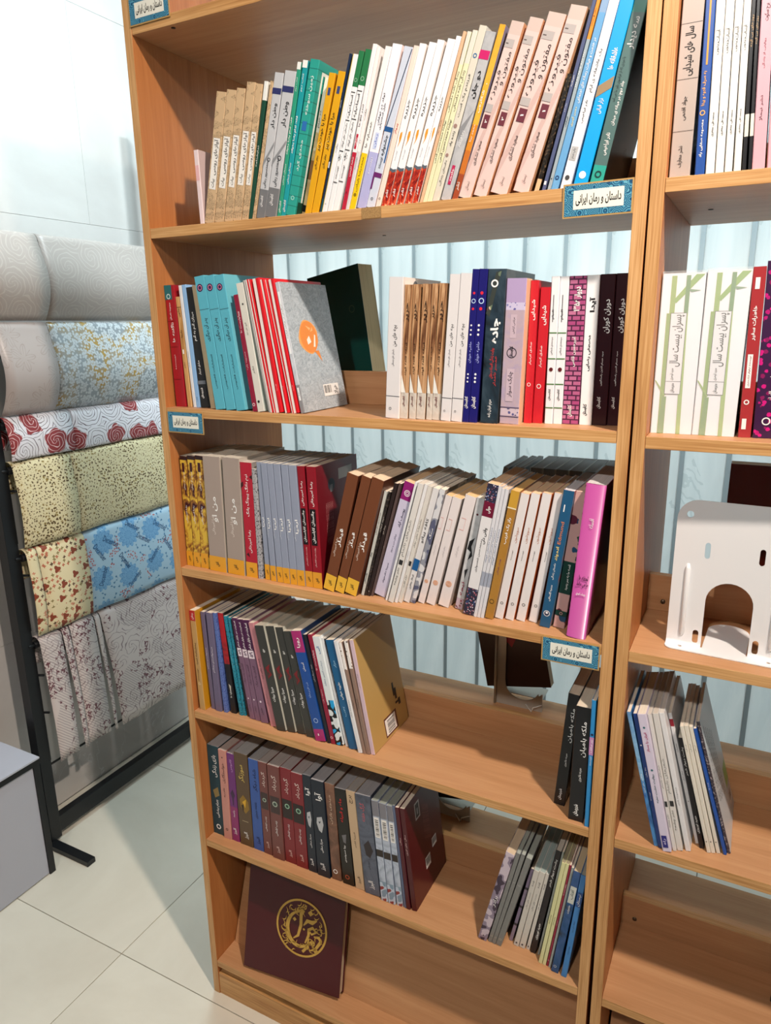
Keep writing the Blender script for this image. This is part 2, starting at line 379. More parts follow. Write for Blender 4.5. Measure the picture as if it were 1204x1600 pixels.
def sheet_mats():
    M = {}
    n = NT('embossed_rose_sheet', .36, .5); l, d, an, r1, r2, v = rose(n, 11, 7.5, .22, .02, 3)
    n.out(n.mix(mul(n, l, .5), '#a39a94', '#b9b1aa')); n.bump(l, .25, .001); M['emb'] = n.m
    n = NT('embossed_leaf_sheet', .36, .5); v = warp2(n, plane2(n), .02, 12); d, an, r1, r2 = polar(n, 12, v, 1)
    leaf = lt(n, n.math('ABSOLUTE', n.math('SUBTRACT', d, n.math('ADD', .30, mul(n, n.math('COSINE', mul(n, an, 5)), .16)))), .022)
    vein = mul(n, lt(n, n.math('ABSOLUTE', n.math('SINE', mul(n, an, 5))), .16), lt(n, d, .42))
    n.out(n.mix(mul(n, n.math('MAXIMUM', leaf, vein), .45), '#aba19e', '#8a7d70')); M['leaf'] = n.m
    n = NT('gold_blossom_sheet', .28, .5); v = plane2(n); d, an, r1, r2 = polar(n, 42, v, .75)
    pet = n.math('ADD', .34, mul(n, n.math('COSINE', mul(n, an, 5)), .11)); fl_ = lt(n, d, pet); ctr = lt(n, n.math('ABSOLUTE', n.math('SUBTRACT', d, .12)), .03)
    d2, a2, _, _ = polar(n, 85, v, .9); sm = lt(n, d2, .32)
    g = n.ramp(n.noise(n.map((1, 1, 1)), 7, 2), [(.40, '#8f979c'), (.52, '#a8873a'), (.60, '#868e93')])
    white = n.math('MAXIMUM', mul(n, fl_, n.math('SUBTRACT', 1, ctr)), sm); n.out(n.mix(white, g, '#bcc3c7')); M['gold'] = n.m
    n = NT('red_rose_sheet', .4, .4); l, d, an, r1, r2, v = rose(n, 12.5, 8.0, .15, .02, 3)
    red = mul(n, gt(n, r1, .60), lt(n, d, n.math('ADD', .46, mul(n, n.math('SINE', mul(n, an, 5)), .05))))
    c = n.mix(red, n.mix(l, '#dcdae0', '#46303a'), n.mix(l, '#8c3438', '#e6d2d2')); n.out(c); M['rose'] = n.m
    n = NT('cream_speck_sheet', .45, .35); v = warp2(n, plane2(n), .01, 80); big = n.noise(n.map(), 9, 2)
    s1 = lt(n, vor(n, 105, v), mul(n, big, .49)); s2 = lt(n, vor(n, 190, plane2(n, (3, 1))), .22)
    n.out(n.mix(s1, n.mix(mul(n, s2, .45), '#d9cfa9', '#8c7a48'), n.ramp(n.noise(n.map(), 60, 1), [(.45, '#5a4628'), (.55, '#8a743c')], True))); M['speck'] = n.m
    n = NT('cream_heart_sheet', .45, .35); v = plane2(n); d, an, r1, r2 = polar(n, 21, v, .85)
    heart = mul(n, lt(n, d, n.math('ADD', .21, mul(n, n.math('COSINE', mul(n, an, 3)), .06))), gt(n, r1, .35))
    w2 = warp2(n, plane2(n, (2, 5)), .006, 60); d2, a2, q1, q2 = polar(n, 62, w2, 1); msk = gt(n, n.noise(n.map(), 15, 2), .44)
    sm = mul(n, lt(n, d2, n.math('ADD', .27, mul(n, n.math('COSINE', mul(n, a2, 4)), .10))), msk)
    c2 = n.ramp(q1, [(0, '#b8684e'), (.45, '#8a7a4c'), (.7, '#5a3c2c'), (.85, '#c88468')], True)
    n.out(n.mix(heart, n.mix(sm, '#dccfa8', c2), '#88402a')); M['heart'] = n.m
    n = NT('blue_winter_sheet', .4, .4); v = plane2(n, (.02, .03)); d, an, r1, r2 = polar(n, 8.5, v, .45)
    rad = n.math('ADD', .29, mul(n, n.math('ABSOLUTE', n.math('SINE', mul(n, an, 6))), .09)); fl_ = lt(n, d, rad)
    lay = lt(n, n.math('FRACT', n.math('ADD', mul(n, d, 6), mul(n, n.math('ABSOLUTE', n.math('SINE', n.math('ADD', mul(n, an, 6), mul(n, d, 14)))), -.7))), .16)
    bl = n.mix(mul(n, lay, .75), '#79acd4', '#3f7cb8')
    d3, a3, _, _ = polar(n, 110, v, 1); ber = mul(n, lt(n, d3, .30), mul(n, gt(n, n.noise(n.map(loc=(3, 1, 2)), 17, 1), .57), gt(n, d, .40)))
    d4, a4, q, _ = polar(n, 26, v, 1); leaf = mul(n, mul(n, lt(n, d4, .26), lt(n, n.math('ABSOLUTE', n.math('SINE', n.math('ADD', a4, mul(n, q, 6)))), .4)), gt(n, d, .42))
    n.out(n.mix(ber, n.mix(leaf, n.mix(fl_, '#a9c8dc', bl), '#4a7ea8'), '#b4605e')); M['blue'] = n.m
    n = NT('rose_line_sheet', .45, .35); l, d, an, r1, r2, v = rose(n, 13, 4.5, .14, .03, 3, 1)
    w = n.n('TexWave', _wave_type='BANDS', _bands_direction='DIAGONAL', Scale=60, Distortion=1.2); n.l(plane2(n), w.inputs['Vector'])
    ht = lt(n, w.outputs['Fac'], .34); hm = mul(n, ht, gt(n, n.noise(n.map(loc=(1, 2, 3)), 7, 1), .45))
    msk = gt(n, n.noise(n.map(), 6, 2), .44); d5, a5, q, _ = polar(n, 48, v, 1)
    dk = mul(n, lt(n, d5, n.math('ADD', .24, mul(n, n.math('COSINE', mul(n, a5, 3)), .14))), gt(n, n.noise(n.map(loc=(5, 5, 5)), 11, 2), .53))
    c = n.mix(mul(n, hm, .45), '#cdc3c0', '#6f666c'); c = n.mix(mul(n, mul(n, l, msk), .75), c, '#6e5a60'); n.out(n.mix(mul(n, dk, .9), c, '#5e2434')); M['line'] = n.m
    return M
SM = sheet_mats()
def drape(tier, y0, y1, mat, label, dx=0, zb=None, skew=0, cat='sheet', name='draped_sheet', curl=0):
    zt, zb0, xf, bu = TIER[tier]; zb = zb0 if zb is None else zb; R = .022
    prof = []
    for i in range(4): prof.append((-R*1.0, (zt-.10)+(.10-R)*i/4))             # back leg, short
    for i in range(9):
        a = pi - pi*i/8; prof.append((R*cos(a), zt-R+R*sin(a)))
    n = 12
    for i in range(1, n+1):
        t = i/n; prof.append((R + bu*sin(pi*t)*(.55+.45*t) + dx*min(1, t*2.5) - (.018 if bu > .02 else 0)*t*t*t, zt-R-(zt-R-zb)*t))
    ny = max(3, int((y1-y0)/.03)); vs = []; m = len(prof)
    L = zt-zb
    for j in range(ny+1):
        y = y0+(y1-y0)*j/ny
        for (px, pz) in prof:
            t = max(0, (zt-pz)/L) if px > -R*.9 else 0
            wv = .0035*sin(y*21+tier*2)*t + .002*sin(y*53+tier)*t
            edge = curl*t*(1-j/ny)**3
            vs.append((xf-R+px+wv+edge, y+skew*t*(1-.3*j/ny), pz))
    b = MB(); b.add(vs, [(j*m+i, j*m+i+1, (j+1)*m+i+1, (j+1)*m+i) for j in range(ny) for i in range(m-1)], mat, True)
    o = b.build(name); so = o.modifiers.new('thickness', 'SOLIDIFY'); so.thickness = .0010; so.offset = 1
    return tag(o, label, cat, 'decorative sheets draped over the black rack')
drape(0, .212, .391, SM['emb'], 'glossy beige sheet embossed with roses, left end of the top tier', dx=.004)
drape(0, .393, .862, SM['emb'], 'long pale grey sheet embossed with roses, right of seam on top tier')
drape(1, .212, .388, SM['leaf'], 'pinkish grey sheet with faint leaves, left on the second tier', dx=.0035)
drape(1, .390, .862, SM['gold'], 'white sheet with small gold and silver blossoms, second tier')
drape(2, .212, .432, SM['rose'], 'white sheet with dark red roses, left piece on third tier', dx=.0035)
drape(2, .434, .862, SM['rose'], 'white sheet with dark red roses, long right piece on third tier')
drape(3, .212, .410, SM['speck'], 'cream sheet with dark olive specks, left piece on fourth tier', dx=.0035)
drape(3, .412, .862, SM['speck'], 'cream sheet with dark olive specks, long right piece on fourth tier')
drape(4, .212, .247, SM['heart'], 'narrow cream strip with brown hearts and blossoms next to rack post')
drape(4, .249, .420, SM['heart'], 'cream sheet with brown hearts and blossoms beside the blue sheet')
bs = drape(4, .421, .862, SM['blue'], 'light blue sheet with blue flowers and the word December')
drape(5, .214, .292, SM['line'], 'greyish pink rose-line sheet, leftmost piece on the lowest tier', zb=.292, skew=.012, curl=.0)
drape(5, .295, .322, SM['line'], 'narrow folded greyish rose-line strip, second from left on lowest tier', zb=.285, skew=.03)
drape(5, .325, .418, SM['line'], 'greyish pink rose-line sheet between two narrow strips, lowest tier', zb=.290, skew=.02)
drape(5, .421, .441, SM['line'], 'narrow shadowed rose-line strip beside the wide pale sheet, lowest tier', zb=.284, skew=.03)
drape(5, .444, .862, SM['line'], 'wide pale rose-line sheet on the right of the lowest tier', zb=.288, skew=.035, dx=.006)
# words printed on the blue sheet
vs_, fs_, asp_ = glyphs('December', .01)
for (yc, zc, ang) in ((.47, .85, 65), (.52, .955, -35), (.565, .875, -60), (.60, .80, 35), (.66, .93, -35), (.70, .86, 40), (.745, .955, -35), (.77, .88, -60), (.47, .93, -60), (.62, .985, -35), (.83, .92, 40)):
    w, h = .066, .020; ca, sa = cos(RD(ang)), sin(RD(ang)); pts = []
    for a, c in vs_:
        u, v = (a-.5)*w, (c-.5)*h; y, z = yc+u*ca-v*sa, zc+u*sa+v*ca
        t = (TIER[4][0]-.022-z)/(TIER[4][0]-.022-TIER[4][1]); t = max(0, min(1, t)); tt = (TIER[4][0]-z)/(TIER[4][0]-TIER[4][1])
        x = TIER[4][2] + .012*sin(pi*t)*(.55+.45*t) + .0035*sin(y*21+8)*tt + .002*sin(y*53+4)*tt + .0014
        pts.append((x, y, z))
    wd = MB(); wd.add(pts, fs_, plain('#1d4a78', .5)); wd.build('printed_word', bs)

# ------------------------------------------------------------------ low grey cabinet at the left edge
desk = tag(empty('low_cabinet', (-.722, .105, 0)), 'low grey cabinet with black frame at the lower left edge', 'cabinet')
def dk(name, x0, x1, y0, y1, z0, z1, m, mats=None):
    b = MB(); b.box(x0, x1, y0, y1, z0, z1, m, mats); return b.build(name, desk, bevel=.0008)
GREY = plain('#adb0bb', .35)
dk('top_panel', -.255, 0, -1.3, 0, .400, .406, plain('#b4b7c3', .3))
dk('top_frame', -.255, -.0005, -1.3, -.0005, .382, .3995, BLK)
dk('leg', -.022, -.002, -.022, -.002, 0, .3815, BLK)
dk('leg', -.25, -.23, -.022, -.002, 0, .3815, BLK)
dk('leg', -.022, -.002, -1.298, -1.278, 0, .3815, BLK)
dk('side_panel', -.012, -.006, -1.275, -.0225, .004, .3815, GREY)
dk('end_panel', -.2295, -.0225, -.012, -.006, .004, .3815, GREY)

# ------------------------------------------------------------------ books
PAPER = None
def paper_mat(col):
    k = ('paper', col)
    if k in _M: return _M[k]
    n = NT('page_edges', .85, .1); f = n.noise(n.map((1500, 6, 6)), 1.0, 1, .5)
    a = lin(col); d = tuple(c*.80 for c in a[:3])
    r = n.n('ValToRGB'); r.color_ramp.elements[0].position = .35; r.color_ramp.elements[0].color = d+(1,); r.color_ramp.elements[1].position = .6; r.color_ramp.elements[1].color = a
    n.l(f, r.inputs[0]); n.out(r.outputs[0]); _M[k] = n.m; return n.m
def cover_mat(c):
    """'#rrggbb' or 'kind|col|col|..' printed cover patterns"""
    if c.startswith('#'): return plain(c, .32, spec=.45)
    if c in _M: return _M[c]
    p = c.split('|'); k, cs = p[0], p[1:]; n = NT('printed_cover_' + k, .35, .45)
    if k == 'blotch': col = n.ramp(n.noise(n.map(), 16, 4, .65, 1.0), [(.30+.35*i/(len(cs)-1), x) for i, x in enumerate(cs)])
    elif k == 'speck': col = n.ramp(n.noise(n.map(), 260, 3, .7), [(0, cs[1]), (.43, cs[0])], True)
    elif k == 'music':
        a = n.noise(n.map((1, 1, 1)), 230, 2, .7, 2.0); g = n.math('LESS_THAN', n.math('ABSOLUTE', n.math('SUBTRACT', a, .5)), .022)
        w = n.math('GREATER_THAN', n.noise(n.map((40, 40, 75)), 1.0, 1), .47); col = n.mix(n.math('MULTIPLY', g, w), cs[0], cs[1])
    elif k == 'gold': col = n.ramp(n.noise(n.map((60, 60, 38)), 1.0, 3, .62, .8), [(.36, cs[0]), (.46, cs[1]), (.54, cs[2])])
    elif k == 'streak': col = n.ramp(n.noise(n.map((150, 60, 9)), 1.0, 4, .6, 1.2), [(.32, cs[0]), (.45, cs[1]), (.56, cs[2])])
    elif k == 'brick':
        br = n.n('TexBrick', Scale=1.0); br.inputs['Brick Width'].default_value = .013; br.inputs['Row Height'].default_value = .0075; br.inputs['Mortar Size'].default_value = .0011
        br.inputs['Color1'].default_value = lin(cs[0]); br.inputs['Color2'].default_value = lin(cs[1]); br.inputs['Mortar'].default_value = lin(cs[2])
        n.l(n.map(rot=(pi/2, 0, 0)), br.inputs['Vector']); col = br.outputs['Color']
    elif k == 'cells':
        v = n.n('TexVoronoi', Scale=float(cs[0])); n.l(n.map(), v.inputs['Vector']); nz = n.noise(n.map(), float(cs[0])*2.2, 2)
        col = n.ramp(n.math('ADD', v.outputs['Distance'], n.math('MULTIPLY', n.math('SUBTRACT', nz, .5), .5)), [(0, cs[1]), (.18, cs[2]), (.38, cs[3])], True)
    elif k == 'floral':
        v = n.n('TexVoronoi', Scale=float(cs[0])); n.l(n.map(), v.inputs['Vector']); sp = n.n('SeparateColor'); n.l(v.outputs['Color'], sp.inputs[0])
        f = n.ramp(sp.outputs[0], [(0, cs[2]), (.34, cs[3]), (.67, cs[4])], True)
        m = n.math('LESS_THAN', n.math('ADD', v.outputs['Distance'], n.math('MULTIPLY', n.noise(n.map(), float(cs[0])*3, 2), .25)), .48); col = n.mix(m, cs[1], f)
    elif k == 'camo': col = n.ramp(n.noise(n.map(), 48, 1, .4), [(0, cs[0]), (.42, cs[1]), (.52, cs[2])], True)
    elif k == 'fire': col = n.ramp(n.noise(n.map((70, 70, 40)), 1.0, 4, .7, 2.0), [(.34, cs[0]), (.45, cs[1]), (.56, cs[2]), (.64, cs[3])])
    elif k == 'grid':
        br = n.n('TexBrick', Scale=1.0); br.offset = 0; br.inputs['Brick Width'].default_value = .026; br.inputs['Row Height'].default_value = .016; br.inputs['Mortar Size'].default_value = .0006
        br.inputs['Color1'].default_value = lin(cs[0]); br.inputs['Color2'].default_value = lin(cs[0]); br.inputs['Mortar'].default_value = lin(cs[1])
        n.l(n.map(rot=(pi/2, 0, 0)), br.inputs['Vector']); col = br.outputs['Color']
    elif k == 'scratch': col = n.ramp(n.noise(n.map((60, 60, 90)), 1.0, 5, .75, 2.5), [(.38, cs[0]), (.5, cs[1]), (.6, cs[2])])
    n.out(col); _M[c] = n.m; return n.m

def printed(items, T, H, D, off=.0, c=.0006):
    mb = MB(); lay = 0; parts = []
    NM = {'t': 'lettering', 'h': 'lettering', 'r': 'color_patch', 'p': 'printed_shape', 'o': 'printed_dot', 'ring': 'emblem', 'bar': 'bar_code'}
    def put(face, pts, fs, mat):
        nonlocal lay, mb
        e = .00025+lay*.00006
        if face == 'S': vs = [(w*T, -off-e, s*H) for w, s in pts]
        else: vs = [(T+e, w*D, s*H) for w, s in pts]
        mb.add(vs, fs, mat)
    for it in items:
        face = 'S'; mb = MB()
        if it[0] == 'R': face = 'R'; it = it[1:]
        k = it[0]; WD = T if face == 'S' else D
        if k == 't' or k == 'h':
            _, text, s0, s1, w0, w1, col = it[:7]; vs, fs, asp = glyphs(text, it[7] if len(it) > 7 else .012)
            if k == 't':                                             # lettering turned a quarter, first letter at the top
                Ls, Lw = (s1-s0)*H, (w1-w0)*WD
                if Ls/Lw > asp*2.1: d = (Ls-Lw*asp*2.1)/2/H; s0 += d; s1 -= d
                if Ls/Lw < asp*.62: d = (Lw-Ls/(asp*.62))/2/WD; w0 += d; w1 -= d
                put(face, [(w1-(w1-w0)*y, s0+(s1-s0)*x) for x, y in vs], fs, plain(col, .5))
            else: put(face, [(w0+(w1-w0)*x, s0+(s1-s0)*y) for x, y in vs], fs, plain(col, .5))
        elif k == 'r':
            _, s0, s1, w0, w1, col = it; put(face, [(w0, s0), (w1, s0), (w1, s1), (w0, s1)], [(0, 1, 2, 3)], cover_mat(col))
        elif k == 'p':
            put(face, it[1], [tuple(range(len(it[1])))], cover_mat(it[2]))
        elif k == 'o':
            _, s, w, r, col = it; put(face, [(w+r*cos(2*pi*a/18), s+r*WD/H*sin(2*pi*a/18)) for a in range(18)], [tuple(range(18))], plain(col, .4))
        elif k == 'ring':
            _, s, w, r, th, col = it; pts = [(w+q*cos(2*pi*a/20), s+q*WD/H*sin(2*pi*a/20)) for q in (r, r-th) for a in range(20)]
            put(face, pts, [(a, (a+1) % 20, 20+(a+1) % 20, 20+a) for a in range(20)], plain(col, .4))
        elif k == 'bar':                                             # bar code: horizontal run of bars inside a white patch
            _, s0, s1, w0, w1, vert = it; put(face, [(w0, s0), (w1, s0), (w1, s1), (w0, s1)], [(0, 1, 2, 3)], plain('#eceae6', .5)); lay += 1
            rn = random.Random(int(s0*1000)); p = .08
            while p < .9:
                q = p+rn.choice((.015, .03, .05))
                if vert: a, bb = s0+(s1-s0)*p, s0+(s1-s0)*q; put(face, [(w0+(w1-w0)*.2, a), (w0+(w1-w0)*.85, a), (w0+(w1-w0)*.85, bb), (w0+(w1-w0)*.2, bb)], [(0, 1, 2, 3)], plain('#1b1b1d', .5))
                else: a, bb = w0+(w1-w0)*p, w0+(w1-w0)*q; put(face, [(a, s0+(s1-s0)*.25), (bb, s0+(s1-s0)*.25), (bb, s0+(s1-s0)*.9), (a, s0+(s1-s0)*.9)], [(0, 1, 2, 3)], plain('#1b1b1d', .5))
                p = q+rn.choice((.015, .03, .04))
        lay += 1; parts.append((NM[k], mb))
    return parts
def make_book(st, T, H, D, name='book'):
    """spine faces -y, covers at x=0 and x=T, origin at the bottom left corner of the spine"""
    root = empty(name); S = STY[st]; hard = S.get('hard', 0); c = min(.0026, T*.14) if hard else min(.0007, T*.1)
    bul = S.get('round', 0)*min(.004, T*.22)
    pr = [(0, D), (0, .0012)]
    if bul: pr = [(0, D)] + [(T*(.5-.5*cos(pi*a/8)), .0015-bul*sin(pi*a/8)) for a in range(9)] + [(T, D)]; ns = 9
    else: pr = [(0, D), (0, .0008), (min(.0009, T*.12), 0), (T-min(.0009, T*.12), 0), (T, .0008), (T, D)]; ns = 4
    no = len(pr); inner = [(T-c, D), (T-c, c+.0006), (c, c+.0006), (c, D)]; prof = pr+inner; m = len(prof)
    cuts = sorted({0., 1.} | {v for sg in S.get('segs', []) for v in sg[:2]})
    mb = MB(); vs = [(x, y, s*H) for s in cuts for x, y in prof]; mb.v = vs
    side = cover_mat(S.get('side', S['spine'])); spn = cover_mat(S['spine'])
    for k in range(len(cuts)-1):
        mid = (cuts[k]+cuts[k+1])/2; sp_, sd = spn, side
        for sg in S.get('segs', []):
            if sg[0] <= mid <= sg[1]:
                sp_ = cover_mat(sg[2])
                if len(sg) > 3 and sg[3]: sd = sp_
        for i in range(m):
            j = (i+1) % m; f = (k*m+i, k*m+j, (k+1)*m+j, (k+1)*m+i)
            mat = sp_ if 1 <= i < no-2 else sd
            if i >= no-1: mat = side if hard else paper_mat('#e9e4d8')
            mb.f.append(f); mb.mi.append(mb.m(mat)); mb.sm.append(bool(bul) and 1 <= i < no-2)
    n_ = len(cuts)-1
    for lv in (0, n_):                                                # top and bottom rims of the three boards
        o = lv*m; q = [[o]+[o+no-1+3]*0]
        a0, a1, b0, b1 = o, o+no-1, o+no, o+no+3                      # outer back-left, outer back-right, inner right, inner left
        for f in ([o+no-1, o+no, o+no+1, o+no-2], [o+0, o+1, o+no+2, o+no+3], [o+i for i in range(1, no-1)]+[o+no+1, o+no+2]):
            mb.f.append(tuple(f)); mb.mi.append(mb.m(side)); mb.sm.append(False)
    mb.build('cover', root)
    ins = .003 if hard else .0006
    pg = MB(); pg.box(c+.0001, T-c-.0001, c+.0008, D-ins*1.0, ins, H-ins, paper_mat(S.get('pages', '#e6dccb'))); pg.build('pages', root)
    if S.get('items'):
        for nm, b in printed(S['items'], T, H, D, bul): b.build(nm, root)
    if S.get('front'):
        for nm, b in printed([('R',)+i for i in S['front']], T, H, D): b.build(nm, root)
    return root
def S(desc, spine, **k): k.update(desc=desc, spine=spine); return k
w_ = '#f2f2f0'; ink = '#1c1c1e'
LOGO = lambda s, col, w0=.2, w1=.8: ('t', 'کتابستان', s-.035, s+.045, w0, w1, col, .03)
OFQ = [('r', 0, .135, 0, 1, '#e0a02c'), ('t', 'افق', .045, .085, .3, .7, '#2a2118', .03)]
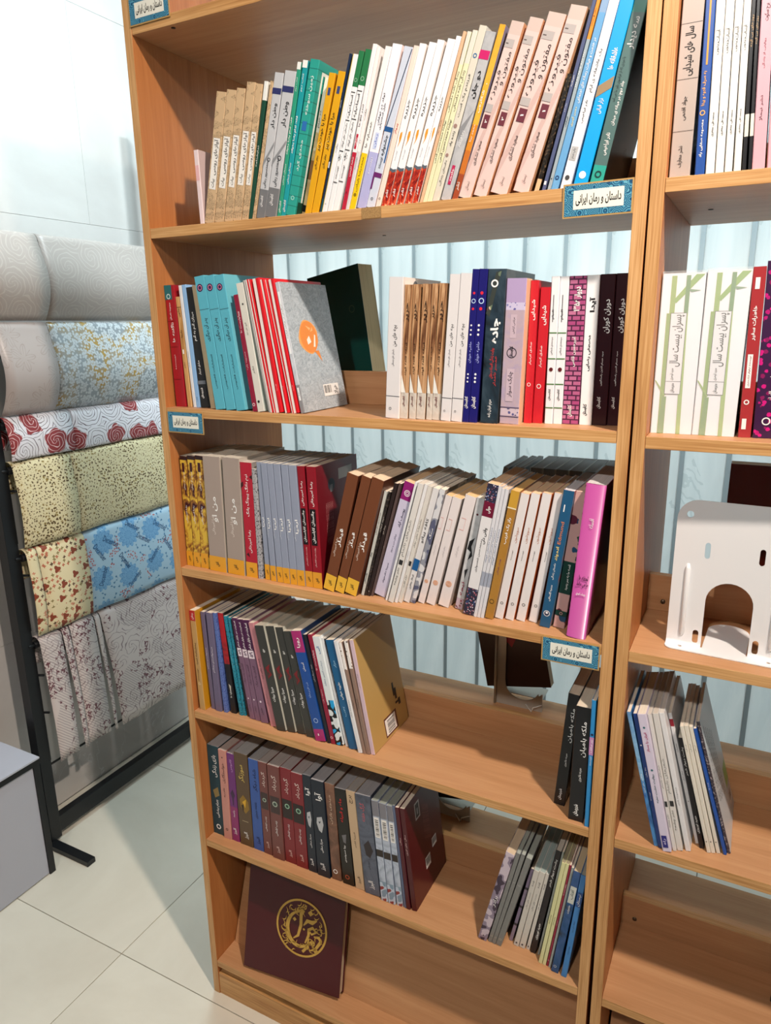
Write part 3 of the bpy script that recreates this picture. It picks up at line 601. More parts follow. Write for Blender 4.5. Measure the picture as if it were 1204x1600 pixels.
STY = {
'pale_leaflet': S('thin pale pink leaflet', '#e8d6d8', side='#c4b0b0', items=[('r', .6, .8, .1, .9, '#e6b8bc')]),
'sheet_music': S('tan sheet-music patterned paperback', 'music|#cdb08a|#352819', side='#c4a57c', pages='#d8c3a4', items=[('r', .27, .66, .16, .84, '#f0eee8'), ('t', 'آوازهای روسی', .38, .65, .25, .75, ink, .02), ('t', 'بیات', .285, .35, .3, .7, ink)]),
'sheet_plain': S('tan sheet-music strip without label', 'music|#cdb08a|#352819', side='#c4a57c'),
'green_whitetop': S('dark green booklet with white top', '#1f4a3a', segs=[(.87, 1, '#e9ece8', 1)], items=[('t', 'نمایشنامه', .25, .7, .25, .75, '#e8e8e0')]),
'grey_vatan': S('light grey paperback with navy bar', '#c3c6ca', side='#b8bcc0', segs=[(0, .21, '#75777a', 0)], items=[('r', .86, .90, 0, 1, '#33386a'), ('t', 'وطن دار', .63, .80, .3, .8, ink, .02), ('p', [(0, .36), (1, .52), (1, .55), (0, .40)], '#8b8e92'), ('ring', .42, .6, .18, .06, '#3a3c40'), ('t', 'محمدسرور رجایی', .22, .42, .3, .7, '#3a3c40'), LOGO(.12, '#f4f4f4', .25, .6)]),
'green_thin': S('green thin paperback with white lettering', '#2f9a7c', items=[('r', .955, 1, 0, 1, '#eef2ee'), ('t', 'کتاب دوم', .8, .93, .3, .7, w_), ('t', 'فقط امام رضا بخواند', .42, .66, .2, .75, w_, .03), ('t', 'سیدعلی شجاعی', .22, .36, .25, .7, w_), LOGO(.07, w_)]),
'teal_thin': S('teal thin paperback with white lettering', '#1f9aa2', items=[('r', .955, 1, 0, 1, '#eef2ee'), ('t', 'کتاب دوم', .8, .93, .3, .7, w_), ('t', 'فقط امام رضا بخواند', .42, .66, .2, .75, w_, .03), ('t', 'سیدعلی شجاعی', .22, .36, .25, .7, w_), LOGO(.07, w_)]),
'teal_map': S('thick teal paperback with grid print', 'grid|#2d9f92|#1f6e66', items=[('t', 'زمین سوخته', .66, .9, .35, .7, '#e8f4f0'), ('r', .56, .62, .25, .75, '#2f6fb4'), ('t', 'مهدی کرد', .3, .5, .35, .7, '#e8f4f0'), ('ring', .12, .5, .2, .08, '#9bd8cc')], front=[('r', .1, .93, .08, .11, '#e8efe8'), ('r', .92, .94, .08, .9, '#e8efe8'), ('r', 0, .1, .03, .9, '#1f4a3a')]),
'cream_brown': S('cream paperback with brown lower part', 'blotch|#c9ad74|#d9c394|#b08a50', segs=[(.62, 1, '#eae6d4', 0), (.28, .42, '#94653a', 0)], items=[('t', 'در حریم', .62, .8, .25, .7, ink), ('o', .5, .5, .3, '#e8dcb8'), ('r', .04, .09, .1, .9, ink)]),
'yellow_mara': S('golden yellow paperback', '#dfa61e', side='#c98a14', pages='#e8c26a', items=[('r', .85, .9, .3, .7, '#3b4a7a'), ('ring', .5, .5, .42, .05, '#f2d27a'), ('t', 'مرا با خودت ببر', .46, .72, .2, .75, ink, .015), ('t', 'مظفر سالاری', .33, .43, .3, .7, ink)]),
'navy_thin': S('narrow navy booklet', '#1f2f4c', segs=[(.0, .1, '#1e4a5a', 0)], items=[('t', 'داستان', .6, .8, .2, .7, '#d8dce4'), ('r', .3, .34, 0, .6, '#d8dce4')]),
'white_plain': S('plain white paperback with yellow edge', '#eceef2', items=[('r', 0, 1, 0, .09, '#e8d040'), ('t', 'روایت', .33, .52, .3, .6, '#4a4a50'), ('o', .06, .45, .18, '#c8ccd2')]),
'white_green': S('white paperback with green top', '#eef0f2', segs=[(.79, 1, '#2c7a4c', 1)], items=[('ring', .83, .5, .3, .08, '#9cc8ac'), ('r', .755, .76, .1, .9, ink), ('t', 'اسماعیلیه', .6, .74, .25, .75, ink, .02), ('r', .585, .59, .1, .9, ink), ('t', 'داستان های کوتاه', .42, .57, .3, .7, '#55565a'), ('r', .395, .4, .1, .9, ink), ('t', '*', .33, .38, .2, .8, ink, .02), ('t', 'نویسنده', .22, .3, .3, .7, '#55565a'), ('r', .195, .2, .1, .9, ink)]),
'white_crimson': S('white paperback with crimson lower half', '#f1eef0', segs=[(0, .37, '#b8243e', 0)], items=[('r', .39, .48, .25, .75, '#b8243e'), ('t', 'رمان', .40, .47, .3, .7, w_, .03), ('t', 'تندر کالاها', .52, .66, .3, .8, ink), ('t', 'سعید نفیسی', .22, .34, .3, .7, w_, .02), ('o', .12, .5, .2, '#8e1830')]),
'white_grey': S('white paperback with pale grey lower half', '#f3eeec', segs=[(0, .38, '#d4d2d6', 0)], items=[('ring', .44, .5, .4, .08, '#a8a8ae'), ('t', 'بازگشت', .55, .66, .3, .75, ink), ('t', 'نویسنده', .25, .36, .3, .7, '#66666c')]),
'white_yellow': S('white paperback with yellow lower half', '#f3f2f0', segs=[(0, .365, '#ecc81c', 0)], items=[('t', 'همسایه ها', .40, .56, .3, .75, ink, .015), ('t', 'محمدرضا بایرامی', .12, .34, .3, .7, '#5a4a10'), ('o', .1, .5, .25, '#8a7414')]),
'white_lilac': S('white paperback with lilac lower half', '#eef0f8', segs=[(0, .36, '#b0b2de', 1)], side='#f0e2e2', items=[('r', .38, .48, .3, .7, '#c8d4f0'), ('t', 'رمان', .39, .47, .35, .65, '#5a6ab8'), ('t', 'تولد در توفان', .52, .72, .2, .45, ink), ('t', 'خلیل اسفندیاری', .5, .66, .5, .75, '#333333'), ('t', 'نویسنده', .22, .33, .4, .6, w_)]),
'paleblue_navyline': S('pale blue paperback with slanting navy line', '#cdd6e6', side='#f0e0da', items=[('p', [(.1, .52), (.9, .99), (1, .99), (.2, .52)], '#22304e'), ('r', .49, .52, 0, 1, '#2a5a94'), ('r', .3, .49, .85, 1, '#2a5a94'), ('t', 'جشنواره', .34, .47, .25, .7, ink, .02), ('r', .2, .23, 0, 1, '#6a2a6a'), ('r', .12, .21, 0, .2, '#6a2a6a'), ('t', 'نویسنده', .26, .33, .3, .7, '#444a58'), ('ring', .06, .5, .14, .05, '#333333')]),
'peach_thin': S('narrow peach coloured paperback', '#efdcd0', items=[('t', 'پرواز', .45, .56, .25, .75, '#c03830'), ('ring', .06, .5, .2, .07, '#666666')]),
'white_fish': S('white paperback with orange fish and red foot', '#eff1f4', side='#f2ebe6', segs=[(0, .235, 'fire|#5a1418|#a82a20|#d8502c|#e8c89c', 0)], items=[('p', [(0, .235), (.5, .222), (1, .232), (1, .25), (.5, .243), (0, .25)], '#5a6470'), ('t', 'جزیره', .55, .68, .3, .75, ink, .01), ('p', [(.35, .47), (.6, .48), (.68, .45), (.62, .42), (.5, .40), (.35, .38), (.45, .415), (.33, .44)], '#dd9a34'), ('t', 'نویسنده', .3, .36, .35, .6, '#b8bcc4'), ('t', 'نشر', .06, .11, .25, .7, w_, .03)]),
'tan_thin': S('narrow tan paperback', '#dcb694', items=[('t', 'خاطرات خانه', .38, .55, .3, .7, '#7a4a34')]),
'cream_text': S('thin cream paperback with small dense lettering', '#e2e0ba', segs=[(.82, 1, '#d8d8cc', 0)], items=[('t', 'زندگی نامه داستانی', .55, .78, .15, .8, '#5c5a48'), ('t', 'نوشته محمدحسین قدمی', .25, .5, .15, .8, '#5c5a48')]),
'beige_farzand': S('beige paperback with blue emblem and dots', '#d6d2c4', side='#cfccc4', items=[('ring', .84, .5, .28, .12, '#3a6ea0'), ('t', 'فرزندم یک است', .5, .74, .3, .75, '#3a3834'), ('o', .45, .45, .26, '#9a7c74'), ('t', 'زنده یاد', .33, .42, .3, .7, '#3a3834'), ('o', .28, .4, .22, '#9a7c74'), ('t', 'داستان زندگی', .1, .25, .3, .7, '#6a6660')]),
'grey_dojan': S('grey paperback with pink stripe and bold title', 'blotch|#a9acb0|#babcbf|#9fa3a7', items=[('r', .845, .895, 0, 1, '#c8266c'), ('t', 'دو جان', .62, .78, .22, .78, ink, .04), ('p', [(0, .44), (1, .56), (.2, .36)], '#8a8c90'), ('t', 'زهرا فردشاد', .33, .43, .3, .6, w_), ('r', .1, .22, .3, .62, '#b82a58'), ('t', 'جامعه', .11, .21, .36, .58, w_, .03)]),
'yellow_orange': S('mustard yellow paperback fading to orange-brown', 'blotch|#e0a830|#e4b040|#dca028', side='#8a86a4', segs=[(.3, .45, '#d4882a', 0), (.16, .3, '#c4702c', 0), (0, .16, '#9c4a2c', 0)], items=[('o', .68, .6, .08, w_), ('t', 'شکارچی', .5, .66, .2, .7, w_, .02), ('t', 'محمد برنا', .35, .45, .3, .65, w_), ('t', 'نشر', .06, .11, .2, .8, w_)]),
'navy': S('navy', '#222a4a'),
}
for v, num in (('pink_maftun2', '۲'), ('pink_maftun1', '۱')):
    STY[v] = S('thick pale pink novel marked volume ' + ('two' if num == '۲' else 'one'), '#dcc4bf', side='#e0aa80', pages='#e8c8a0', segs=[(.93, 1, '#cdbab2', 0)], items=[
    ('p', [(0, .05), (1, .58), (1, .72), (0, .2)], '#ccb0aa'), ('r', .86, .905, .05, .72, '#b4aeac'), ('r', .878, .884, .1, .3, '#5c5454'),
    ('t', 'مفتون و', .66, .84, .46, .86, '#2c2222', .0), ('t', 'فیروزه', .56, .75, .10, .47, '#2c2222', .0), ('r', .505, .55, .05, .6, '#b4aeac'), ('r', .415, .49, .15, .62, '#6c3440'), ('t', num, .43, .475, .3, .48, w_, .03),
    ('t', 'سعید تشکری', .2, .34, .35, .65, '#3c2f2f'), ('t', 'نیستان', .05, .10, .3, .7, '#5a4c4a', .0)])
STY.update({
'black_speckled': S('narrow black booklet with speckled spine', 'speck|#17130f|#5c4a38', segs=[(0, .12, '#d8b48c', 0)]),
'slate_book': S('slate blue narrow paperback', '#525c80', items=[('t', 'خورشید', .55, .62, .3, .7, w_), ('t', 'خاک آدم', .4, .5, .3, .7, '#cfd4e4'), ('r', .04, .06, .2, .8, w_)]),
'greyblue_orange': S('grey-blue narrow paperback with orange top', '#9aaab2', segs=[(.78, 1, '#f09434', 1)], items=[('t', 'جلال آل احمد', .84, .93, .25, .7, '#5a3010'), ('t', 'JALAL AL-E AHMAD', .5, .77, .2, .7, '#dde4e8', .02), ('t', 'اورازان', .32, .42, .25, .75, '#3a444c', .015), ('o', .07, .5, .2, '#3a444c')]),
'lightblue_book': S('light blue paperback with white lettering', '#68a4d4', segs=[(.9, 1, '#88a8cc', 0)], items=[('t', 'در خدمت و خیانت رسانه های اجتماعی', .46, .78, .25, .8, w_, .01), ('t', 'محسن گودرزی', .34, .44, .25, .7, '#e8d890', .015), ('ring', .07, .5, .3, .15, '#1c4070')]),
'white_calm': S('white novel with calm black title', '#e9ebf0', items=[('t', 'یک عاشقانه ی آرام', .52, .74, .3, .75, '#2a2a2c', .01), ('t', 'نادر ابراهیمی', .36, .48, .3, .6, '#2a2a2c', .01), ('r', .16, .235, .15, .85, '#b4b6b8'), ('t', 'چاپ صدم', .17, .225, .3, .7, '#55565a'), ('o', .065, .5, .24, '#44464a')]),
'brightblue': S('bright cyan blue paperback with brown stripe', '#12a4ea', items=[('r', .985, 1, 0, 1, '#12a4ea'), ('t', 'عاشقانه ها', .63, .74, .3, .8, w_, .03), ('p', [(0, .48), (1, .54), (1, .60), (0, .54)], '#9c8464'), ('t', 'نزار قبانی', .4, .48, .3, .7, w_, .01), ('o', .07, .5, .26, w_)]),
'greengrey_black': S('grey-green novel with black back cover', '#51706e', side='#0d0e10', segs=[(.9, 1, '#2a8478', 0), (0, .115, '#2fa294', 0)], items=[('t', 'سه دیدار', .72, .88, .25, .85, w_, .02), ('t', 'با مردی که از فراسوی باور ما می آمد', .45, .68, .12, .45, '#26383a', .0), ('t', 'جلد دوم: در میانه ی میدان', .33, .56, .5, .85, w_, .02), ('t', 'نادر ابراهیمی', .17, .29, .35, .75, w_, .02), ('ring', .065, .5, .26, .1, '#173a3a')], front=[('ring', .25, .6, .05, .01, '#26262a')]),
'greybeige_shaydayi': S('thick grey-beige novel', '#b4a8a0', items=[('r', .775, .777, 0, 1, '#4a4440'), ('t', 'سال های شیدایی', .52, .76, .25, .75, '#201c1c', .015), ('r', .505, .507, 0, 1, '#4a4440'), ('t', 'جواد افهمی', .3, .42, .35, .6, '#3a3432'), ('r', .245, .247, 0, 1, '#4a4440'), ('t', 'نشر معارف', .06, .17, .35, .6, '#3a3432')]),
'blue_coffee': S('royal blue paperback with orange bar', '#2450a0', items=[('r', .56, .95, .42, .6, '#e8a038'), ('t', 'به صرف قهوه و پیتا', .36, .53, .2, .65, '#eeb060', .025), ('ring', .325, .4, .28, .1, '#eeb060'), ('t', 'معصومه صفایی راد', .1, .29, .3, .65, w_, .025)]),
'white_abnabat': S('slim white paperback', '#e8e9e4', side='#e4ddd4', items=[('t', 'آبنبات', .66, .72, .2, .75, '#4a4c4e', .01), ('t', 'زیتون', .6, .66, .35, .65, '#6a6c6e'), ('t', 'محمدعلی جعفری', .2, .32, .35, .65, '#333333', .02)]),
'black_gold': S('narrow black book with gold lettering and white band', '#191a1e', segs=[(.18, .29, '#e8e4d4', 0)], items=[('t', 'روزهای بی آینه', .42, .95, .1, .8, '#b89a74', .02)]),
'pink_long': S('pale pink paperback', '#dba8b4', items=[('t', 'برج سکوت', .72, .8, .3, .75, '#5a3a44'), ('t', 'روایتی از زندگی', .48, .66, .35, .55, '#8a4a58'), ('t', 'نشر نیماژ', .22, .4, .35, .6, '#5a3a44')]),
'red_teal': S('dark red hardcover with teal corner', '#a01c28', items=[('r', .885, 1, 0, .72, '#1f6a70'), ('ring', .91, .36, .2, .07, '#bcd8d8'), ('t', 'مجموعه داستان', .72, .86, .3, .5, w_), ('r', .71, .713, 0, .8, '#701018'), ('t', 'ناگفته ها', .54, .7, .3, .6, w_), ('r', .5, .503, 0, .8, '#701018'), ('t', 'نویسنده', .3, .45, .35, .5, '#e8c8c8'), ('r', .23, .233, 0, .8, '#701018')]),
'tan_wood': S('tan wood-toned paperback', 'streak|#a87840|#c8985c|#d4a870', items=[('r', .905, .91, 0, 1, '#4a3018'), ('t', 'خاتون', .82, .9, .2, .7, ink), ('t', 'ناریا', .62, .72, .3, .7, '#3a2410'), ('r', .49, .53, .3, .6, w_), ('t', 'نشر', .35, .42, .3, .6, '#3a2410')]),
'white_thin': S('thin white booklet', '#dfe0e2', pages='#d8d4cc', items=[('t', 'مجموعه شعر', .3, .5, .3, .65, '#8a8c90')]),
'lightblue_thin': S('light blue thin paperback', '#8db8e4', items=[('t', 'کتاب', .05, .09, .3, .6, '#2a3a6a')]),
'black_white': S('black paperback with white lettering', '#1d1f22', side='#4a5058', items=[('t', 'میزان آدم به آدم', .56, .8, .2, .62, w_, .03), ('t', 'صادق کرمیار', .28, .4, .3, .6, w_, .015), ('r', .2, .23, 0, 1, '#6a7078'), ('t', 'شهرستان', .08, .17, .25, .6, w_, .03)]),
'beige_thin': S('beige paperback spine', '#c2ae8c', side='#b09a78'),
'turquoise': S('turquoise paperback with maroon emblem', '#58b0c4', side='#6cbccc', pages='#7cc4d0', items=[('o', .915, .42, .30, '#3a1c4c'), ('ring', .915, .42, .2, .05, '#e090a8'), ('r', .755, .758, 0, 1, '#3c6a76'), ('t', 'پدر آن دیگری', .52, .69, .25, .7, '#2a3c44', .012), ('t', 'انتشارات ققنوس', .16, .42, .38, .6, '#2a4c58')]),
'crimson_thin': S('narrow crimson paperback', '#8c1c38', items=[('t', 'ویولونیست ها', .68, .86, .2, .75, '#e8c8cc', .02), ('t', 'محبوبه زارع', .32, .56, .3, .7, '#e8c8cc'), ('ring', .06, .5, .3, .12, '#e8c8cc')]),
'offwhite': S('off-white grey paperback', '#d8d6cc', side='#b4c0b8', items=[('o', .84, .5, .12, '#4a4a48'), ('t', 'گنج های دور', .6, .7, .3, .6, '#55544c'), ('t', 'نشر', .3, .36, .3, .6, '#55544c'), ('o', .08, .4, .16, ink)]),
'grey_leaflet': S('grey stapled leaflet', '#b8b8b4', items=[('r', 0, 1, .3, .5, '#6a6c6c')]),
'red_white': S('red and white striped booklet', '#d81c28', side='#d81c28', items=[('r', 0, 1, 0, .46, '#ece0da'), ('r', 0, 1, .46, .56, '#8a1420'), ('t', 'شب', .12, .26, .65, .85, '#f0c0c0')]),
'silver_bubble': S('silver grey paperback with orange speech bubble', 'blotch|#d8dee6|#c8ced6|#b8bec6', side='scratch|#8e979f|#a3adb4|#b4bdc3', segs=[(0, .22, '#8c8c90', 0)], items=[('r', .46, .93, .2, .75, '#eef0f2'), ('t', 'سرگردان در خیابان فرانسه', .5, .91, .3, .65, ink, .01), ('r', .1, .2, .3, .75, '#eef0f2'), ('t', 'هیلا', .11, .19, .4, .65, ink)],
  front=[('p', [(.39+.20*cos(a*pi/10)+.02*sin(a), .58+.135*sin(a*pi/10)) for a in range(20)], '#eca04c'), ('p', [(.40+.185*cos(a*pi/10), .58+.125*sin(a*pi/10)) for a in range(20)], '#e0821c'), ('p', [(.46, .47), (.56, .47), (.60, .38)], '#e0821c'), ('p', [(.34, .56), (.40, .59), (.43, .54), (.35, .52)], '#ece4d8'), ('p', [(.46, .50), (.52, .60), (.54, .59), (.50, .50)], '#ece4d8'), ('p', [(.36, .67), (.46, .65), (.43, .63)], '#eab070'), ('p', [(.44, .62), (.50, .66), (.50, .63)], '#eab070'), ('bar', .10, .195, .50, .70, 0), ('r', .10, .195, .70, .85, '#e4e4e2'), ('t', 'هیلا', .11, .18, .72, .83, ink, .02)]),
'white_children': S('white paperback with black thin rule', '#dcdadb', side='#e2dad4', items=[('t', 'بچه های من', .52, .67, .35, .72, '#2a2a2e', .01), ('t', 'داستان های دبستانی', .38, .5, .35, .55, '#66666c'), ('r', .16, .164, 0, 1, '#4a4a50'), ('ring', .07, .35, .09, .03, '#44444a')], front=[('o', .94, .3, .06, '#5a5a5e'), ('bar', .38, .82, .2, .34, 1)]),
'brown_harir': S('brown streaked paperback with silky print', 'streak|#5c3824|#a47852|#c8a078', side='#b08860', segs=[(0, .2, 'blotch|#e4e4de|#cfc8bd|#b4aaa0', 0)], items=[('p', [(0, .34), (.6, .2), (1, .2), (0, .2)], '#e6e6e0'), ('t', 'حریر', .72, .88, .3, .72, '#2a1810', .03), ('t', 'فرزانه قلعه قوند', .33, .58, .35, .65, '#2c1a10'), LOGO(.13, '#6a1c20', .25, .6)]),
'navy_dots': S('dark blue paperback with white dots', '#1e1c6c', side='#1a1a5c', items=[('o', .85, .5, .18, '#e0283c'), ('ring', .8, .5, .32, .1, '#b8d4f0'), ('o', .75, .5, .18, '#e0283c')] + [('o', s, w, .13, w_) for s in (.645, .615, .585) for w in (.42,)] + [('t', 'حاشیه خوبان', .4, .54, .3, .75, '#a8b0f0', .01)] + [('o', s, .45, .13, w_) for s in (.325, .30, .275)] + [LOGO(.13, w_)]),
'blackteal_road': S('black and slate thick novel with white title', 'blotch|#16181c|#243440|#3a4c58', side='#33373a', items=[('p', [(0, .72), (.45, .98), (.75, .99), (.2, .7)], 'floral|90|#3a403c|#8a3a34|#c8b89c|#6a7a64'), ('ring', .91, .4, .2, .08, w_), ('t', 'جاده', .53, .69, .3, .85, w_, .04), ('t', 'روایت زندگی افسانه دهقان', .3, .5, .35, .6, '#c83c3c', .015), ('t', 'همسر نامدار', .25, .45, .62, .8, '#c83c3c', .01), ('t', 'مریم قربان زاده', .04, .16, .4, .65, w_)]),
'lilac_rider': S('lilac ornamented novel with peach side', 'blotch|#b4a4b8|#b8a4ae|#a89ab8', side='#e8c4a0', pages='#e4c09c', segs=[(.84, 1, '#b09cc4', 0), (.79, .84, 'floral|200|#c8c0dc|#5a5a9c|#8484b8|#5a5a9c', 0), (.06, .11, 'floral|160|#c8b8c4|#3a3c6c|#5a5a8c|#8a88ac', 0)], items=[('r', .6, .76, .3, .62, '#c4b0bc'), ('t', 'مرتضی کرامتی', .63, .74, .4, .55, '#3a3440'), ('ring', .5, .45, .26, .04, '#3a3440'), LOGO(.5, '#2a2430', .33, .55), ('r', .16, .39, .25, .65, '#c4b0bc'), ('t', 'چابک سوار', .19, .37, .32, .6, '#2c2430', .015), ('r', .115, .12, 0, 1, '#4a4468'), ('r', .05, .055, 0, 1, '#4a4468')]),
'red_shaydayi': S('bright red paperback', '#c42430', side='#b81c28', items=[('t', 'شیدایی', .73, .87, .25, .8, w_, .02), ('t', 'صادق کرمیار', .42, .58, .3, .6, w_, .01), ('ring', .28, .45, .24, .08, '#f0d0d0')]),
'white_branch': S('white paperback with green branch and dark red oval', '#e8eaee', items=[('r', .7, .88, .34, .42, ink), ('t', 'الهام', .7, .8, .25, .6, ink, .015), ('r', .625, .632, 0, 1, '#4a7a3c'), ('r', .45, .457, 0, 1, '#4a7a3c'), ('r', .275, .282, 0, 1, '#4a7a3c'), ('r', .11, .117, 0, 1, '#4a7a3c'), ('t', 'سیدمهدی شجاعی', .48, .6, .3, .6, '#44464a'), ('o', .38, .5, .24, '#5c1c20'), LOGO(.2, ink, .3, .65)]),
'pink_brick': S('pink brick-patterned paperback', 'brick|#a8487c|#c07498|#4a2440', side='#8a3c68', items=[('t', 'دیوار ۱۳۵۸', .77, .93, .25, .8, w_, .03), ('t', 'امیرحسین قاضی', .4, .6, .35, .62, w_, .015), LOGO(.09, w_, .25, .65)]),
'white_aida': S('white paperback with large black title', '#eef0f1', items=[('t', 'آیدا', .76, .86, .3, .82, ink, .04), ('t', 'مصطفی رضایی', .37, .61, .3, .62, ink, .03), LOGO(.1, ink, .25, .62)]),
'maroon_doran': S('dark maroon hardcover with white title', '#321018', side='#2a0c14', items=[('t', 'دوران کوران', .62, .84, .35, .82, w_, .025), ('t', 'سید حسام الدین راستگویی', .27, .5, .35, .55, w_), LOGO(.15, w_, .25, .55)]),
'bamboo_box': S('thick white boxed book with bamboo print', '#eeeff6', side='#e8eaf2', hard=1, items=[('r', .74, .985, .22, .34, '#93b064'), ('r', 0, .76, .16, .27, '#8aa85c'), ('p', [(.30, .84), (.78, .99), (.98, .99), (.36, .82)], '#8cb060'), ('r', .76, .985, .56, .66, '#6c9464'), ('p', [(.62, .905), (.92, .895), (.7, .885)], '#7c9c7c'), ('p', [(.62, 0), (.72, 0), (.66, .76), (.56, .76)], '#9cb86c'), ('p', [(.16, 0), (.32, 0), (.32, .24), (.22, .24)], '#789c64'), ('p', [(.0, .345), (.04, .34), (.3, .25), (.24, .245)], '#94b064'), ('r', .255, .762, .26, .64, '#34363a'), ('r', .258, .759, .27, .63, '#e4e6ec'), ('r', .335, .338, .27, .63, '#34363a'), ('t', 'پسران بیست سال', .43, .75, .32, .6, '#1c1c20', .012), ('t', 'مجید قیصری', .345, .42, .3, .52, '#2c2c30'), ('t', 'مهرستان', .265, .325, .33, .57, '#2c2c30', .02)]),
'red_safir': S('red hardcover with white rectangles', '#a83438', hard=1, items=[('r', .875, .94, .25, .6, w_), ('t', 'خاطرات سفیر', .58, .78, .25, .65, w_, .03), ('r', .3, .5, .2, .6, w_), ('t', 'نویسنده: نیلوفر شادمهری', .31, .49, .3, .5, '#8a2428', .015), ('ring', .215, .42, .22, .09, w_), ('r', .05, .115, .2, .55, w_)]),
'magenta_floral': S('magenta floral-patterned book', 'floral|120|#3c1c44|#d01c80|#b81c74|#8c1c5c', hard=1, items=[('t', 'زنان عنبرآباد', .5, .7, .5, .95, w_, .02), ('t', 'محمدعلی حبیب اللهیان', .22, .42, .5, .9, w_, .02), ('ring', .1, .55, .2, .06, w_)]),
'gold_marbled': S('yellow and dark red marbled paperback', 'gold|#3c1420|#a8742c|#d8b440', side='#7c4c24', pages='#cfc8b8', segs=[(.965, 1, '#2a1418', 0)], items=[('r', .86, .94, .3, .62, '#3c1420'), ('t', 'بیرون از زمان', .7, .86, .35, .6, '#f0ece0'), ('t', 'رضا امیرخانی', .4, .56, .35, .6, '#e8ecf4', .015)] + [('r', 0, .135, 0, .88, '#e0a02c'), ('t', 'افق', .04, .09, .3, .6, '#2a2118', .03)]),
'taupe_man': S('very thick taupe novel', '#a3958c', side='#b8b0a4', pages='#cfc8ba', items=[('t', 'من او', .44, .66, .35, .72, w_, .015), ('t', 'رضا امیرخانی', .33, .5, .3, .5, '#e0d8d0')] + OFQ),
'red_pyongyang': S('red thick paperback with white title', '#b01f34', side='#8f8a86', pages='#cfc4b8', items=[('p', [(.0, .78), (.2, .8), (.2, .84), (0, .82)], '#3a1018'), ('p', [(.75, .88), (1, .86), (1, .9)], '#3a1018'), ('p', [(.1, .2), (.4, .18), (.3, .22)], '#3a1018'), ('t', 'نیم دانگ پیونگ یانگ', .54, .9, .32, .68, w_, .015), ('t', 'رضا امیرخانی', .22, .42, .35, .65, w_, .01)] + OFQ),
'grey_speckled': S('narrow grey paperback with black specks', 'speck|#a8a8ac|#1c1c20'),
'greyblue_ermia': S('grey-blue paperback with yellow foot', '#8f98ac', side='#7c8598', pages='#c8c4bc', items=[('t', 'ارمیا', .43, .57, .3, .75, w_, .03), ('t', 'رضا امیرخانی', .38, .5, .1, .3, '#d8dce4')] + OFQ),
'red_kabul': S('deep red paperback with black title block', '#8f1426', side='#6c101c', pages='#b8a898', segs=[(.84, 1, '#8a1424', 0)], items=[('t', 'رضا امیرخانی', .68, .88, .3, .65, w_), ('r', .36, .66, .12, .75, '#141014'), ('t', 'جانستان کابلستان', .38, .645, .25, .62, w_, .02), ('t', 'روایت سفر به افغانستان', .18, .34, .35, .55, '#e8c0c0'), ('r', 0, .135, 0, 1, '#dc9c30'), ('t', 'افق', .045, .085, .3, .7, '#2a2118', .03)], front=[('r', .84, .93, .52, .86, '#b8b4ae'), ('o', .82, .34, .08, '#2c3440'), ('r', .76, .82, .31, .37, '#8a8c90')] + [('t', 'روایت سفر رضا امیرخانی', .30, .72, .18+.035*i, .205+.035*i, '#c88c8c') for i in range(5)]),
'brown_gheydar': S('brown paperback with yellow foot', '#6e4028', side='#532a1a', pages='#e0c8ac', items=[('t', 'قیدار', .38, .56, .4, .78, w_, .03), ('t', 'رضا امیرخانی', .3, .46, .2, .42, '#e0d0c4'), ('r', 0, .135, 0, 1, '#e4b43c'), ('t', 'افق', .045, .085, .3, .7, '#2a2118', .03)]),
'white_mag': S('thin greyish white magazine with black lettering', '#c4c6c0', pages='#e0ccb8', items=[('t', 'همشهری داستان', .5, .9, .2, .75, '#4a4a48'), ('t', 'بهار', .34, .46, .2, .8, ink, .04), ('t', 'تابستان', .12, .22, .2, .8, ink, .02)]),
'black_mag': S('thin black magazine', 'speck|#231e1e|#5c5048', items=[('t', 'مجله ادبیات', .55, .85, .2, .8, '#cfc8c0')]),
'darkbrown_thin': S('dark brown thin paperback', '#2c2222', pages='#e0ccb8', items=[('t', 'روزگار تلخ', .45, .75, .25, .65, '#c8bcb0', .01), ('o', .04, .4, .2, '#8a8480')]),
'taupe_thin': S('taupe thin paperback', '#5a4a48', items=[('t', 'شب', .4, .5, .3, .6, '#c8bcb0')]),
'lilac_purpletop': S('pale lilac paperback with purple top', '#c6c2d8', side='#c4b8a8', segs=[(.85, 1, '#8c2070', 0)], pages='#dcbc94', items=[('ring', .91, .48, .26, .06, '#e8d8e4'), ('ring', .91, .48, .14, .05, '#e8d8e4'), ('t', 'یوسف آباد', .62, .78, .4, .7, '#22203c', .015), ('t', 'خیابان سی و سوم', .4, .56, .4, .58, '#3a3858'), ('t', 'سینا دادخواه', .12, .3, .4, .58, '#3a3858')]),
'white_verse': S('slim white paperback with scribbled lettering', '#d6d4d0', pages='#c8c0b4', items=[('t', 'شعرهای ناتمام', .4, .7, .15, .8, '#6c6a6a', .0), ('r', .33, .37, .2, .9, '#2c2c2e'), ('t', 'نشر چشمه', .15, .3, .25, .7, '#55544f')]),
'white_verse_black': S('off-white paperback with small black square', '#d2cfc8', pages='#c8c0b4', items=[('t', 'عاشقانه های بهار', .42, .8, .2, .75, '#55544f', .0), ('r', .33, .37, .2, .9, '#2c2c2e'), ('t', 'نشر ثالث', .12, .26, .25, .7, '#55544f')]),
'white_bluepatch': S('white paperback with blue patch', '#d4d4d6', items=[('t', 'کافه پیانو', .5, .78, .2, .8, ink, .02), ('r', .29, .39, 0, 1, '#1c5a94'), ('t', 'فرهاد جعفری', .12, .25, .25, .7, ink, .01)]),
